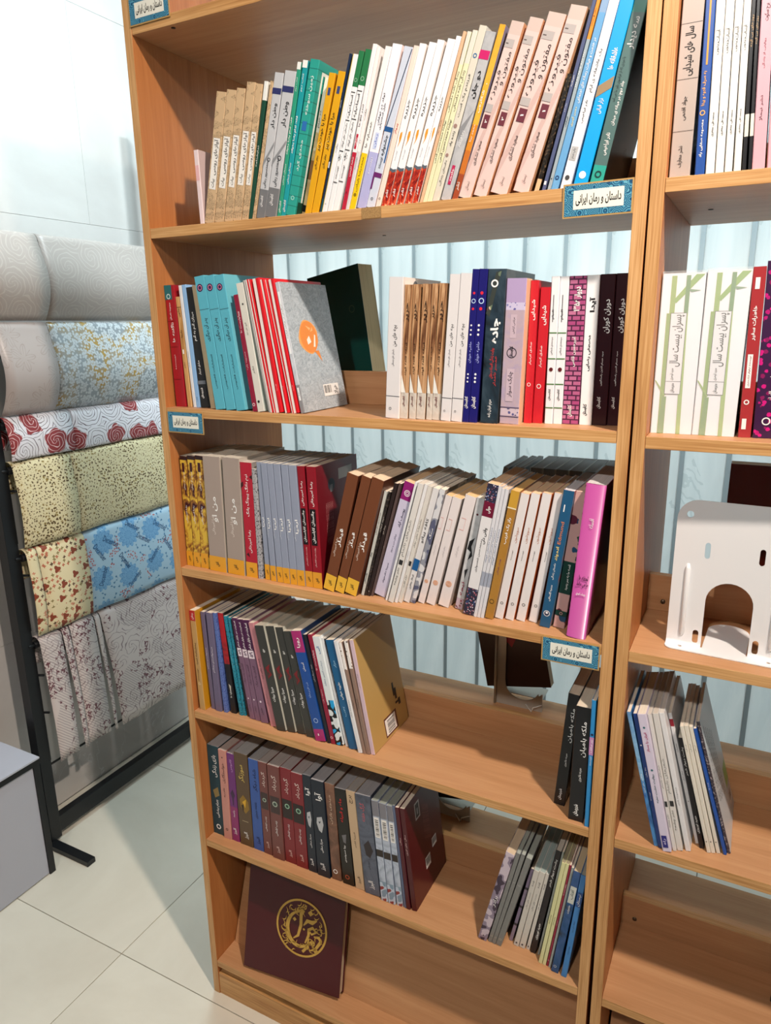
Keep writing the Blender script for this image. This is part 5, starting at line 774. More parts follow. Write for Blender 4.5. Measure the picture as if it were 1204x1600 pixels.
BOOKS = {
'B': [
 ('pale_leaflet', 0.125, 0.02, 0.01, 0.1274, 0.158, -0.0247),
 ('sheet_music', 0.1342, 0.02, 0.0217, 0.2151, 0.158, 0.2263),
 ('sheet_music', 0.1576, 0.02, 0.0208, 0.2149, 0.158, 0.2234),
 ('sheet_music', 0.1803, 0.02, 0.0185, 0.2145, 0.158, 0.2186),
 ('sheet_music', 0.1997, 0.02, 0.0184, 0.221, 0.158, 0.2248),
 ('sheet_music', 0.2199, 0.02, 0.0142, 0.2161, 0.158, 0.2207),
 ('green_whitetop', 0.2349, 0.02, 0.0076, 0.2192, 0.158, 0.2309),
 ('sheet_plain', 0.2433, 0.02, 0.0067, 0.219, 0.158, 0.2502),
 ('grey_vatan', 0.2521, 0.02, 0.0178, 0.2274, 0.158, 0.2435),
 ('grey_vatan', 0.271, 0.02, 0.0224, 0.2263, 0.158, 0.2498),
 ('green_thin', 0.2972, 0.02, 0.0074, 0.2377, 0.158, 0.2385),
 ('teal_thin', 0.3053, 0.02, 0.0095, 0.2388, 0.158, 0.2483),
 ('teal_map', 0.3152, 0.02, 0.0177, 0.2371, 0.158, 0.2644),
 ('cream_brown', 0.3341, 0.04, 0.0082, 0.2163, 0.1495, 0.27),
 ('yellow_mara', 0.3545, 0.02, 0.0122, 0.2132, 0.158, 0.2712),
 ('yellow_mara', 0.3677, 0.02, 0.0136, 0.2135, 0.158, 0.289),
 ('navy_thin', 0.3848, 0.02, 0.0038, 0.2374, 0.158, 0.2777),
 ('white_plain', 0.3893, 0.02, 0.0087, 0.2351, 0.158, 0.2913),
 ('white_green', 0.3994, 0.02, 0.0093, 0.2376, 0.158, 0.2882),
 ('white_green', 0.4094, 0.02, 0.0108, 0.2379, 0.158, 0.2937),
 ('white_crimson', 0.4269, 0.02, 0.0076, 0.2426, 0.158, 0.2701),
 ('white_grey', 0.4352, 0.02, 0.0058, 0.2377, 0.158, 0.2705),
 ('white_yellow', 0.4414, 0.02, 0.0108, 0.2371, 0.158, 0.3064),
 ('white_lilac', 0.456, 0.02, 0.0164, 0.2362, 0.158, 0.2954),
 ('paleblue_navyline', 0.4733, 0.02, 0.015, 0.2306, 0.158, 0.3129),
 ('peach_thin', 0.4908, 0.02, 0.0086, 0.2304, 0.158, 0.3083),
 ('white_fish', 0.5014, 0.02, 0.0113, 0.2306, 0.158, 0.3027),
 ('white_fish', 0.5136, 0.02, 0.0121, 0.2303, 0.158, 0.3172),
 ('white_fish', 0.5292, 0.02, 0.0114, 0.2308, 0.158, 0.3069),
 ('white_fish', 0.5433, 0.02, 0.012, 0.2299, 0.158, 0.3177),
 ('white_fish', 0.557, 0.02, 0.0083, 0.2319, 0.158, 0.3146),
 ('tan_thin', 0.5693, 0.02, 0.0049, 0.2364, 0.158, 0.3022),
 ('cream_text', 0.5749, 0.02, 0.0063, 0.2351, 0.158, 0.3075),
 ('cream_text', 0.5818, 0.02, 0.008, 0.2352, 0.158, 0.3125),
 ('beige_farzand', 0.5907, 0.02, 0.0113, 0.2387, 0.158, 0.3129),
 ('grey_dojan', 0.6052, 0.02, 0.0154, 0.2276, 0.158, 0.3035),
 ('yellow_orange', 0.6237, 0.02, 0.0092, 0.2346, 0.158, 0.3053),
 ('pink_maftun2', 0.6336, 0.02, 0.0193, 0.2346, 0.158, 0.3331),
 ('pink_maftun2', 0.6578, 0.02, 0.0203, 0.2346, 0.158, 0.3413),
 ('pink_maftun1', 0.684, 0.02, 0.0256, 0.2343, 0.158, 0.3397),
 ('pink_maftun1', 0.7196, 0.02, 0.0234, 0.2365, 0.158, 0.3133),
 ('black_speckled', 0.7524, 0.02, 0.0068, 0.1531, 0.158, 0.276),
 ('slate_book', 0.7637, 0.02, 0.0051, 0.2438, 0.158, 0.2522),
 ('greyblue_orange', 0.7719, 0.02, 0.0047, 0.2453, 0.158, 0.242),
 ('lightblue_book', 0.7771, 0.02, 0.0097, 0.2449, 0.158, 0.2474),
 ('white_calm', 0.7903, 0.02, 0.0134, 0.2365, 0.158, 0.2356),
 ('brightblue', 0.8087, 0.02, 0.0187, 0.2334, 0.158, 0.2184),
 ('greengrey_black', 0.8314, 0.02, 0.0176, 0.2324, 0.158, 0.2048),
],
'B2': [
 ('greybeige_shaydayi', 0.9372, 0.02, 0.0256, 0.235, 0.158, -0.001),
 ('blue_coffee', 0.9691, 0.02, 0.0116, 0.235, 0.158, -0.0255),
 ('white_abnabat', 0.9821, 0.02, 0.0104, 0.235, 0.158, -0.0294),
 ('white_abnabat', 0.9936, 0.02, 0.0099, 0.235, 0.158, -0.0323),
 ('white_abnabat', 1.0047, 0.02, 0.0089, 0.235, 0.158, -0.0347),
 ('white_abnabat', 1.0153, 0.02, 0.0084, 0.235, 0.158, -0.0406),
 ('black_gold', 1.0253, 0.02, 0.0047, 0.235, 0.158, -0.046),
 ('black_gold', 1.032, 0.02, 0.0041, 0.235, 0.158, -0.0531),
 ('pink_long', 1.0366, 0.02, 0.0145, 0.235, 0.158, -0.0498),
 ('pink_long', 1.0537, 0.02, 0.0115, 0.235, 0.158, -0.059),
],
'C': [
 ('red_teal', 0.024, 0.0234, 0.0252, 0.2356, 0.155, -0.0218),
 ('tan_wood', 0.0532, 0.0246, 0.0114, 0.2135, 0.155, -0.0393),
 ('white_thin', 0.069, 0.0234, 0.0075, 0.2346, 0.155, -0.0572),
 ('lightblue_thin', 0.0771, 0.0234, 0.0103, 0.2353, 0.155, -0.0553),
 ('black_white', 0.0892, 0.0229, 0.0202, 0.2303, 0.155, -0.0619),
 ('beige_thin', 0.1194, 0.0166, 0.0117, 0.2337, 0.155, -0.1033),
 ('turquoise', 0.1412, 0.006, 0.0239, 0.2484, 0.155, -0.1166),
 ('turquoise', 0.167, 0.006, 0.0231, 0.2487, 0.155, -0.1223),
 ('turquoise', 0.1918, 0.006, 0.0218, 0.2488, 0.155, -0.1268),
 ('crimson_thin', 0.2309, 0.006, 0.0102, 0.2134, 0.155, -0.1358),
 ('offwhite', 0.2422, 0.006, 0.0159, 0.2335, 0.155, -0.1391),
 ('grey_leaflet', 0.2674, 0.006, 0.0045, 0.2396, 0.155, -0.1764),
 ('red_white', 0.2726, 0.006, 0.0063, 0.2406, 0.155, -0.1696),
 ('red_white', 0.2804, 0.006, 0.004, 0.2409, 0.155, -0.1747),
 ('red_white', 0.285, 0.006, 0.014, 0.2407, 0.155, -0.1544),
 ('red_white', 0.3037, 0.0084, 0.0078, 0.2396, 0.155, -0.1718),
 ('red_white', 0.316, 0.0119, 0.0039, 0.2403, 0.155, -0.1881),
 ('red_white', 0.3202, 0.0119, 0.0113, 0.2394, 0.155, -0.1752),
 ('silver_bubble', 0.3349, 0.0127, 0.0087, 0.2343, 0.155, -0.187),
 ('white_children', 0.5082, 0.0136, 0.0257, 0.2302, 0.155, 0.0468),
 ('brown_harir', 0.5343, 0.018, 0.014, 0.2178, 0.155, 0.0498),
 ('brown_harir', 0.5504, 0.0187, 0.0128, 0.2181, 0.155, 0.0426),
 ('brown_harir', 0.5636, 0.0193, 0.016, 0.218, 0.155, 0.059),
 ('brown_harir', 0.5822, 0.0193, 0.0101, 0.218, 0.155, 0.0494),
 ('brown_harir', 0.5925, 0.0193, 0.0151, 0.218, 0.155, 0.0585),
 ('white_children', 0.6105, 0.0143, 0.0179, 0.2305, 0.155, 0.0652),
 ('white_children', 0.6297, 0.0131, 0.0188, 0.231, 0.155, 0.0614),
 ('navy_dots', 0.6494, 0.0131, 0.0108, 0.2365, 0.155, 0.0591),
 ('navy_dots', 0.6606, 0.0131, 0.0138, 0.2362, 0.155, 0.0593),
 ('blackteal_road', 0.6801, 0.0137, 0.0289, 0.2348, 0.155, 0.037),
 ('lilac_rider', 0.7113, 0.018, 0.0309, 0.2204, 0.155, 0.0276),
 ('red_shaydayi', 0.7449, 0.0381, 0.0124, 0.2176, 0.1514, 0.0172),
 ('red_shaydayi', 0.7578, 0.0435, 0.0153, 0.2073, 0.146, 0.024),
 ('white_branch', 0.7772, 0.0444, 0.0124, 0.2225, 0.1451, 0.0071),
 ('white_branch', 0.7903, 0.0468, 0.0133, 0.2221, 0.1427, 0.005),
 ('pink_brick', 0.8039, 0.0491, 0.0246, 0.2222, 0.1404, 0.0057),
 ('white_aida', 0.83, 0.0513, 0.0187, 0.2227, 0.1382, 0.0007),
 ('maroon_doran', 0.849, 0.0551, 0.0217, 0.2233, 0.1344, 0.0014),
 ('maroon_doran', 0.8711, 0.0588, 0.0184, 0.2238, 0.1307, 0.0013),
],
'C2': [
 ('bamboo_box', 0.9379, 0.0408, 0.0559, 0.2246, 0.14, 0.0001),
 ('bamboo_box', 0.9947, 0.0407, 0.0553, 0.2264, 0.14, 0.0032),
 ('red_safir', 1.0552, 0.0407, 0.0159, 0.2287, 0.14, -0.0187),
 ('magenta_floral', 1.0736, 0.0408, 0.0272, 0.2356, 0.14, -0.0273),
],
'D': [
 ('gold_marbled', 0.0201, 0.019, 0.0188, 0.239, 0.155, 0.0144),
 ('gold_marbled', 0.0403, 0.018, 0.0196, 0.2414, 0.155, 0.0208),
 ('gold_marbled', 0.0605, 0.0184, 0.0218, 0.2427, 0.155, 0.0222),
 ('taupe_man', 0.0873, 0.0144, 0.0436, 0.2443, 0.155, 0.0098),
 ('taupe_man', 0.1354, 0.0146, 0.0424, 0.245, 0.155, 0.018),
 ('red_pyongyang', 0.1825, 0.016, 0.0282, 0.2386, 0.155, 0.0008),
 ('grey_speckled', 0.2119, 0.0155, 0.0101, 0.2273, 0.155, -0.0037),
 ('greyblue_ermia', 0.2282, 0.0184, 0.0119, 0.2408, 0.155, -0.0284),
 ('greyblue_ermia', 0.2437, 0.0159, 0.0134, 0.2404, 0.155, -0.0416),
 ('greyblue_ermia', 0.2594, 0.0158, 0.0142, 0.2406, 0.155, -0.0491),
 ('greyblue_ermia', 0.2742, 0.0157, 0.0159, 0.2408, 0.155, -0.0476),
 ('greyblue_ermia', 0.2905, 0.0166, 0.0162, 0.2405, 0.155, -0.043),
 ('greyblue_ermia', 0.3072, 0.0169, 0.0176, 0.2408, 0.155, -0.0418),
 ('red_kabul', 0.3255, 0.0194, 0.0165, 0.2402, 0.155, -0.0431),
 ('red_kabul', 0.3425, 0.0194, 0.0208, 0.2408, 0.155, -0.027),
 ('brown_gheydar', 0.3665, 0.0156, 0.0234, 0.2398, 0.155, 0.2538),
 ('brown_gheydar', 0.3929, 0.0153, 0.0194, 0.2391, 0.155, 0.2713),
 ('brown_gheydar', 0.4156, 0.0135, 0.0244, 0.2368, 0.155, 0.2689),
 ('white_mag', 0.4453, 0.0245, 0.0057, 0.2136, 0.155, 0.2504),
 ('black_mag', 0.4514, 0.0252, 0.0045, 0.2132, 0.155, 0.2603),
 ('darkbrown_thin', 0.4566, 0.0263, 0.0069, 0.2308, 0.155, 0.2666),
 ('taupe_thin', 0.4642, 0.0284, 0.0044, 0.2309, 0.155, 0.27),
 ('lilac_purpletop', 0.4688, 0.0317, 0.0232, 0.232, 0.155, 0.2851),
 ('white_thin', 0.4989, 0.0206, 0.0049, 0.2379, 0.155, 0.2627),
 ('white_verse', 0.5072, 0.0152, 0.0105, 0.2371, 0.155, 0.2635),
 ('white_thin', 0.5191, 0.0184, 0.0057, 0.236, 0.155, 0.2617),
 ('white_verse_black', 0.5253, 0.0215, 0.0069, 0.2323, 0.155, 0.2612),
 ('white_bluepatch', 0.5329, 0.0282, 0.0112, 0.2272, 0.155, 0.2614),
 ('slate_camouflage', 0.5452, 0.0294, 0.0104, 0.2262, 0.155, 0.2609),
 ('offwhite_square', 0.5582, 0.0358, 0.0125, 0.2138, 0.1537, 0.2525),
 ('offwhite_square', 0.5746, 0.0358, 0.0169, 0.2101, 0.1537, 0.2407),
 ('offwhite_square', 0.5982, 0.0365, 0.0201, 0.2151, 0.153, 0.2318),
 ('grey_ink', 0.6305, 0.0382, 0.0142, 0.211, 0.1513, 0.1797),
 ('floral_white', 0.6527, 0.0207, 0.0194, 0.2412, 0.155, 0.167),
 ('white_bluegrey', 0.6734, 0.0191, 0.0058, 0.2402, 0.155, 0.1645),
 ('white_bluegrey', 0.6799, 0.0191, 0.0054, 0.2367, 0.155, 0.1636),
 ('white_bluegrey', 0.6859, 0.0192, 0.006, 0.2361, 0.155, 0.1637),
 ('ochre_secret', 0.6933, 0.0207, 0.0147, 0.2335, 0.155, 0.1714),
 ('white_orange', 0.7088, 0.0288, 0.0143, 0.2291, 0.155, 0.1707),
 ('white_orange', 0.7269, 0.0311, 0.0147, 0.2301, 0.155, 0.1628),
 ('white_orange', 0.745, 0.0353, 0.0152, 0.2306, 0.1542, 0.1581),
 ('white_orange', 0.7658, 0.0396, 0.0144, 0.2314, 0.1499, 0.1476),
 ('blue_edmund', 0.7878, 0.0275, 0.0174, 0.2396, 0.155, 0.122),
 ('pink_flowers', 0.8092, 0.0348, 0.0189, 0.2369, 0.1547, 0.1076),
 ('magenta_thick', 0.8379, 0.0077, 0.0306, 0.2567, 0.155, 0.0679),
],
'E': [
 ('tan_redtop', 0.0253, 0.012, 0.0154, 0.2401, 0.157, -0.0266),
 ('purplegrey', 0.0475, 0.0257, 0.0112, 0.2344, 0.157, -0.0435),
 ('purplegrey', 0.0616, 0.0229, 0.0163, 0.2373, 0.157, -0.0234),
 ('blue_stripe', 0.0833, 0.0255, 0.0091, 0.2383, 0.157, -0.0442),
 ('red_black', 0.0996, 0.0303, 0.0146, 0.2389, 0.157, -0.0721),
 ('teal_speckled', 0.1232, 0.0311, 0.008, 0.2342, 0.157, -0.1092),
 ('teal_speckled', 0.1318, 0.0332, 0.0069, 0.232, 0.1563, -0.105),
 ('maroon_thin', 0.1421, 0.034, 0.0068, 0.23, 0.1555, -0.1175),
 ('purple_59', 0.1532, 0.029, 0.0131, 0.2362, 0.157, -0.1333),
 ('purple_59', 0.1677, 0.0292, 0.0146, 0.2355, 0.157, -0.1376),
 ('purple_59', 0.1848, 0.0277, 0.0192, 0.2376, 0.157, -0.146),
 ('pink_branch', 0.2131, 0.0242, 0.0142, 0.2373, 0.157, -0.1814),
 ('charcoal_red', 0.2345, 0.0171, 0.0233, 0.2384, 0.157, -0.182),
 ('charcoal_red', 0.2584, 0.0225, 0.0208, 0.2398, 0.157, -0.176),
 ('charcoal_red', 0.2814, 0.0263, 0.0192, 0.2397, 0.157, -0.1823),
 ('charcoal_red', 0.3057, 0.024, 0.0194, 0.2365, 0.157, -0.1994),
 ('blue_magenta', 0.3311, 0.0201, 0.0247, 0.2432, 0.157, -0.2071),
 ('black_thin', 0.3572, 0.0236, 0.0086, 0.239, 0.157, -0.2091),
 ('crimson_thin', 0.3662, 0.0246, 0.0095, 0.2406, 0.157, -0.1974),
 ('white_cyan', 0.3764, 0.0255, 0.0179, 0.2378, 0.157, -0.1988),
 ('white_thin', 0.3981, 0.0297, 0.0056, 0.2373, 0.157, -0.2114),
 ('black_thin', 0.4043, 0.0298, 0.0038, 0.2368, 0.157, -0.2123),
 ('blue_book', 0.4088, 0.0256, 0.02, 0.237, 0.157, -0.2052),
 ('white_thin', 0.4322, 0.0213, 0.0092, 0.2409, 0.157, -0.2091),
 ('brown_twig', 0.442, 0.0226, 0.0067, 0.2391, 0.157, -0.2076),
 ('brown_twig', 0.4494, 0.0244, 0.0082, 0.244, 0.157, -0.1878),
 ('tan_cover', 0.4582, 0.0276, 0.0094, 0.2456, 0.157, -0.1798),
 ('black_queen', 0.8253, 0.0401, 0.0195, 0.2235, 0.1494, 0.0677),
 ('black_queen', 0.8583, 0.0105, 0.0259, 0.2203, 0.157, 0.009),
 ('skyblue_thin', 0.8877, 0.004, 0.0074, 0.2402, 0.157, -0.0058),
],
'F': [
 ('teal_dark', 0.0192, 0.0284, 0.0342, 0.241, 0.157, 0.0024),
 ('salmon', 0.0537, 0.0246, 0.0217, 0.2403, 0.157, 0.0111),
 ('purple_palm', 0.0768, 0.0272, 0.0214, 0.2358, 0.157, 0.0064),
 ('brown_horse', 0.1017, 0.0265, 0.0379, 0.2457, 0.157, -0.0063),
 ('blue_royal', 0.1406, 0.0269, 0.0276, 0.24, 0.157, -0.001),
 ('brick_watch', 0.1706, 0.0261, 0.0238, 0.2412, 0.157, -0.0093),
 ('brick_watch', 0.1973, 0.0235, 0.0316, 0.243, 0.157, -0.0071),
 ('red_watch', 0.2305, 0.0264, 0.029, 0.244, 0.157, -0.0115),
 ('red_watch', 0.261, 0.0255, 0.0305, 0.2413, 0.157, -0.0165),
 ('navy_face', 0.2941, 0.0254, 0.0216, 0.2454, 0.157, -0.0263),
 ('navy_face', 0.3185, 0.0241, 0.032, 0.2411, 0.157, -0.0355),
 ('brown_photo', 0.3532, 0.0282, 0.0236, 0.2397, 0.157, -0.0452),
 ('black_redtitle', 0.3817, 0.028, 0.0282, 0.236, 0.157, -0.0639),
 ('cream_hard', 0.4133, 0.0278, 0.0219, 0.2392, 0.157, -0.0753),
 ('slate_wolf', 0.4381, 0.026, 0.0364, 0.24, 0.157, -0.0845),
 ('grey_barcode', 0.4785, 0.0227, 0.0155, 0.2399, 0.157, -0.0843),
 ('grey_barcode', 0.4956, 0.0227, 0.0159, 0.239, 0.157, -0.0824),
 ('grey_barcode', 0.5148, 0.025, 0.0131, 0.2371, 0.157, -0.0939),
 ('slate_thin', 0.5304, 0.0261, 0.0052, 0.2409, 0.157, -0.1023),
 ('darkred_thin', 0.5365, 0.0252, 0.0089, 0.2392, 0.157, -0.1039),
 ('darkred_cover', 0.5483, 0.0269, 0.0113, 0.2393, 0.157, -0.1134),
 ('purple_photo', 0.6947, 0.0219, 0.0173, 0.2255, 0.157, 0.2265),
 ('grey_glossy', 0.7146, 0.0243, 0.0081, 0.2299, 0.157, 0.2192),
 ('grey_glossy', 0.7231, 0.0236, 0.0075, 0.2318, 0.157, 0.2242),
 ('grey_glossy', 0.7312, 0.0236, 0.0108, 0.2273, 0.157, 0.2329),
 ('purple_tabs', 0.7514, 0.0457, 0.0068, 0.1855, 0.1438, 0.1977),
 ('white_series', 0.7626, 0.0385, 0.01, 0.1907, 0.151, 0.1765),
 ('white_series', 0.7738, 0.0387, 0.0112, 0.1909, 0.1508, 0.1725),
 ('white_series', 0.7875, 0.0404, 0.0069, 0.19, 0.1491, 0.1621),
 ('black_whitetext', 0.7965, 0.0368, 0.0104, 0.2504, 0.1527, 0.1544),
 ('grey_thin', 0.8107, 0.0382, 0.0038, 0.2503, 0.1513, 0.1419),
 ('pale_yellow', 0.8174, 0.0211, 0.0068, 0.2419, 0.157, 0.1352),
 ('pale_yellow', 0.8252, 0.0206, 0.0062, 0.2424, 0.157, 0.1327),
 ('crimson_thin', 0.8323, 0.0211, 0.0039, 0.2409, 0.157, 0.1308),
 ('grey_thin', 0.8368, 0.0196, 0.0045, 0.2386, 0.157, 0.131),
 ('bluephoto_label', 0.8433, 0.0135, 0.0134, 0.2377, 0.157, 0.1248),
 ('blue_publisher', 0.8626, 0.0118, 0.01, 0.236, 0.157, 0.1016),
],
'E2': [
 ('blue_photo', 1.0004, 0.0109, 0.0067, 0.2397, 0.16, -0.2531),
 ('navy_plain', 1.0075, 0.0098, 0.0065, 0.2393, 0.16, -0.2415),
 ('lilac_iran', 1.0149, 0.004, 0.0135, 0.2433, 0.16, -0.2384),
 ('white_verse', 1.0295, 0.0123, 0.0057, 0.2424, 0.16, -0.2396),
 ('white_verse', 1.0358, 0.0168, 0.0087, 0.2429, 0.16, -0.2373),
 ('white_thin', 1.0481, 0.0215, 0.0079, 0.2445, 0.16, -0.2491),
 ('white_redtop', 1.0613, 0.0472, 0.0059, 0.2348, 0.1423, -0.2679),
 ('black_whitetext', 1.0676, 0.0382, 0.0079, 0.1973, 0.1513, -0.2537),
 ('cream_thin', 1.0796, 0.0324, 0.0056, 0.2239, 0.1571, -0.2709),
 ('cream_thin', 1.0857, 0.0348, 0.0061, 0.2248, 0.1547, -0.2708),
 ('cream_thin', 1.0936, 0.0379, 0.0054, 0.2239, 0.1516, -0.2755),
 ('blue_plain', 1.1039, 0.0391, 0.0048, 0.2224, 0.1504, -0.2944),
 ('magazine', 1.1093, 0.0451, 0.0051, 0.2332, 0.1444, -0.2918),
],
}
ROWZ = {'B': 1.8264, 'C': 1.4889, 'D': 1.1484, 'E': 0.8059, 'F': 0.4634, 'B2': 1.8268, 'C2': 1.4838, 'E2': 0.8027}
for key, items in BOOKS.items(): place_row(key, items, ROWZ[key])

# ------------------------------------------------------------------ white sheet-metal bookend and rear-side easels
def flat_shape(loops, thick):
    cu = bpy.data.curves.new('outline_source', 'CURVE'); cu.dimensions = '2D'; cu.fill_mode = 'BOTH'; cu.extrude = thick/2
    for lp in loops:
        s = cu.splines.new('POLY'); s.points.add(len(lp)-1); s.use_cyclic_u = True
        for p, (x, y) in zip(s.points, lp): p.co = (x, y, 0, 1)
    ob = bpy.data.objects.new('outline_source', cu); COL.objects.link(ob); dg = bpy.context.evaluated_depsgraph_get(); dg.update()
    me = bpy.data.meshes.new_from_object(ob.evaluated_get(dg)); vs = [tuple(v.co) for v in me.vertices]; fs = [tuple(p.vertices) for p in me.polygons]
    bpy.data.objects.remove(ob); bpy.data.curves.remove(cu); bpy.data.meshes.remove(me); return vs, fs
def arc(cx, cy, r, a0, a1, n=8): return [(cx+r*cos(RD(a0+(a1-a0)*i/n)), cy+r*sin(RD(a0+(a1-a0)*i/n))) for i in range(n+1)]
def slot(cx, cy, r, h): return arc(cx, cy+h, r, 0, 180, 6)+arc(cx, cy-h, r, 180, 360, 6)
WM = plain('#e6e8ea', .28, spec=.5)
be = tag(empty('bookend', (.985, .062, 1.1464), (0, 0, RD(-3))), 'white sheet-metal bookend with arched cutout on the right-hand bookcase', 'bookend')
Wd = .168; c = Wd/2
outline = [(0, .004)] + [(c-.033, .004)] + [(c-.033, .075)] + arc(c, .080, .033, 180, 0, 14) + [(c+.033, .004), (Wd, .004)] + arc(Wd-.03, 0.237-.03, .03, 0, 90) + arc(.03, 0.237-.03, .03, 90, 180)
vs, fs = flat_shape([outline, slot(.018, .214, .0052, .0001), slot(Wd-.018, .214, .0052, .0001), slot(c-.037, .160, .0038, .009), slot(c+.037, .160, .0038, .009), slot(c-.042, .018, .0042, .007), slot(c+.042, .018, .0042, .007)], .0016)
b = MB(); b.add([(x, z_, y_) for x, y_, z_ in vs], fs, WM); b.build('upright_plate', be)
base = [(0, -.001)] + arc(.012, -.012, .012, 180, 270) + arc(Wd-.012, -.012, .012, 270, 360) + [(Wd, -.001), (c+.031, -.001), (c+.031, .075)] + arc(c, .080, .031, 0, 180, 14) + [(c-.031, .075), (c-.031, -.001)]
vs, fs = flat_shape([base, slot(.022, -.010, .003, .0001), slot(Wd-.022, -.010, .003, .0001)], .0016)
b = MB(); b.add([(x, y_, .0012+z_) for x, y_, z_ in vs], fs, WM); b.build('base_plate', be)
b = MB()
N = 6; prof = [(-.006+.006*sin(pi/2*i/N), .002+.006*(1-cos(pi/2*i/N))) for i in range(N+1)]
for xa, xb in ((0, c-.033), (c+.033, Wd)):
    b.add([(x, y-.0008, z) for x in (xa, xb) for y, z in prof], [(i, i+1, N+2+i, N+1+i) for i in range(N)], WM, True)
b.build('bend', be)
for x in (.022, Wd-.022):
    b = MB(); b.tube([(x, -.0002, .016), (x, -.0012, .022), (x, -.0012, .128), (x, -.0002, .136)], [.002, .004, .004, .002], WM, 10); b.build('stiffening_rib', be)

EM = plain('#b9b4aa', .35, metal=.35)
def easel(x, z, label):
    e = tag(empty('book_easel', (x, .335, z)), label, 'book stand', 'metal book easels on the rear side')
    vs, fs = flat_shape([[(0, 0), (.112, 0), (.112, .045), (.104, .038)] + arc(.066, .060, .040, -25, -180, 10) + [(.026, .06), (.026, .16), (.020, .185), (.0, .185)]], .0015)
    b = MB(); b.add([(X, Z, Y) for X, Y, Z in vs], fs, EM); b.build('face_plate', e)
    b = MB(); b.tube([(.004, -.004, .0), (.004, -.004, .19)], .003, EM, 8); b.build('upright_rod', e)
    b = MB(); b.box(0, .112, .001, .05, .030, .0315, EM); b.build('ledge', e)
    b = MB(); b.tube([(.075, -.002, .012), (.092, -.014, .004), (.094, -.010, .012), (.112, -.006, .020)], .0012, plain('#d8d4cc', .3), 6); b.build('wire_lip', e)
    return e
easel(.612, .806, 'grey metal easel holding the brown book on the fourth shelf rear')
easel(.448, .4637, 'grey metal easel behind the dark red book, fifth shelf rear')

# ------------------------------------------------------------------ small dark pouch cut off at the right edge of the photo
b = MB(); N = 14; M_ = 8; vs = []
for i in range(M_+1):
    t = i/M_
    for k in range(N):
        a = 2*pi*k/N; r = (.030*(1-.35*t*t))*(1+.07*sin(3*a)); vs.append((r*cos(a)*1.2, r*sin(a)*.8, .045*t))
b.add(vs, [(i*N+k, i*N+(k+1) % N, (i+1)*N+(k+1) % N, (i+1)*N+k) for i in range(M_) for k in range(N)] + [tuple(range(N))[::-1], tuple(M_*N+k for k in range(N))], plain('#1a1713', .6), True)
pc = b.build('pouch', loc=(1.245, .13, .4625)); tag(pc, 'small black pouch on the lower shelf at the right photo edge', 'pouch')
# small fittings: cam-lock holes under two shelves and a scrap of paper stuck under the third shelf
def hole(case, x, y, z, r):
    b = MB(); b.tube([(x, y, z), (x, y, z-.0006)], r, plain('#2a1c12', .7), 12); b.build('fitting_hole', case)
hole(case1, .1045, .012, 2.1485, .004); hole(case1, .414, .2017, 1.8083, .0035); hole(case2, .9804-.9228, .1959, 1.8087, .004)
b = MB(); b.box(0, .026, 0, .010, 0, .0004, plain('#e8e6e0', .6)); b.box(0, .026, -.0006, 0, -.003, .0004, plain('#e8e6e0', .6))
tag(b.build('paper_scrap', loc=(.3105, .0004, 1.1299)), 'small white scrap of paper under the front edge of third shelf', 'paper')

# ------------------------------------------------------------------ books turned cover-forward and books of the rear side
STY.update({
'green_rear': S('', '#0f4a44', side='#0c443e', pages='#cdbf9a', front=[('ring', .66, .78, .05, .008, '#5a6c58')]),
'redbrown_rear': S('', '#5c1a10', side='#5a180e', pages='#c8b8a0'),
'brown_rear': S('', '#4a302a', side='#4c332c', pages='#b8a890', front=[('p', [(.12, .80), (.9, .82), (.5, .42)], '#a81c2a')]),
'dark_rear': S('', '#16181e', side='#15171d', pages='#b8a890'),
'burgundy': S('', '#4a0c14', side='#470b13', pages='#c8b8a0', hard=1, round=.6),
'dark_pages': S('', '#2c2a2c', side='#26262a', pages='#8c8c8c'),
})
def place(root, loc, mat3, label, cat='book', group=None):
    root.matrix_world = Matrix.Translation(loc) @ mat3.to_4x4(); tag(root, label, cat, group)
def face_forward(lean=0, tilt=0, yaw=0):
    """cover (x=T side) looks towards -y, spine to the left; lean about y, tilt backwards about x"""
    return Matrix.Rotation(yaw, 3, 'Z') @ Matrix.Rotation(tilt, 3, 'X') @ Matrix.Rotation(lean, 3, 'Y') @ Matrix.Rotation(-pi/2, 3, 'Z')
RG = 'books standing on the rear side'
L = RD(-9)
place(make_book('green_rear', .046, .262, .155), (.186, .389, 1.4892), face_forward(L, 0, RD(-11)), 'dark green book standing cover-forward behind the silver book, second shelf', group=RG)
place(make_book('redbrown_rear', .03, .252, .18), (1.046, .335, 1.1464), face_forward(0), 'dark red-brown book behind the white bookend', group=RG)
place(make_book('brown_rear', .022, .225, .150), (.594, .362, .8385), face_forward(RD(-11.5), 0), 'dark brown book with red triangle on the rear easel, fourth shelf', group=RG)
place(make_book('dark_rear', .022, .225, .115), (.440, .362, .4963), face_forward(RD(-11.5), 0), 'near-black book on the rear easel, fifth shelf', group=RG)
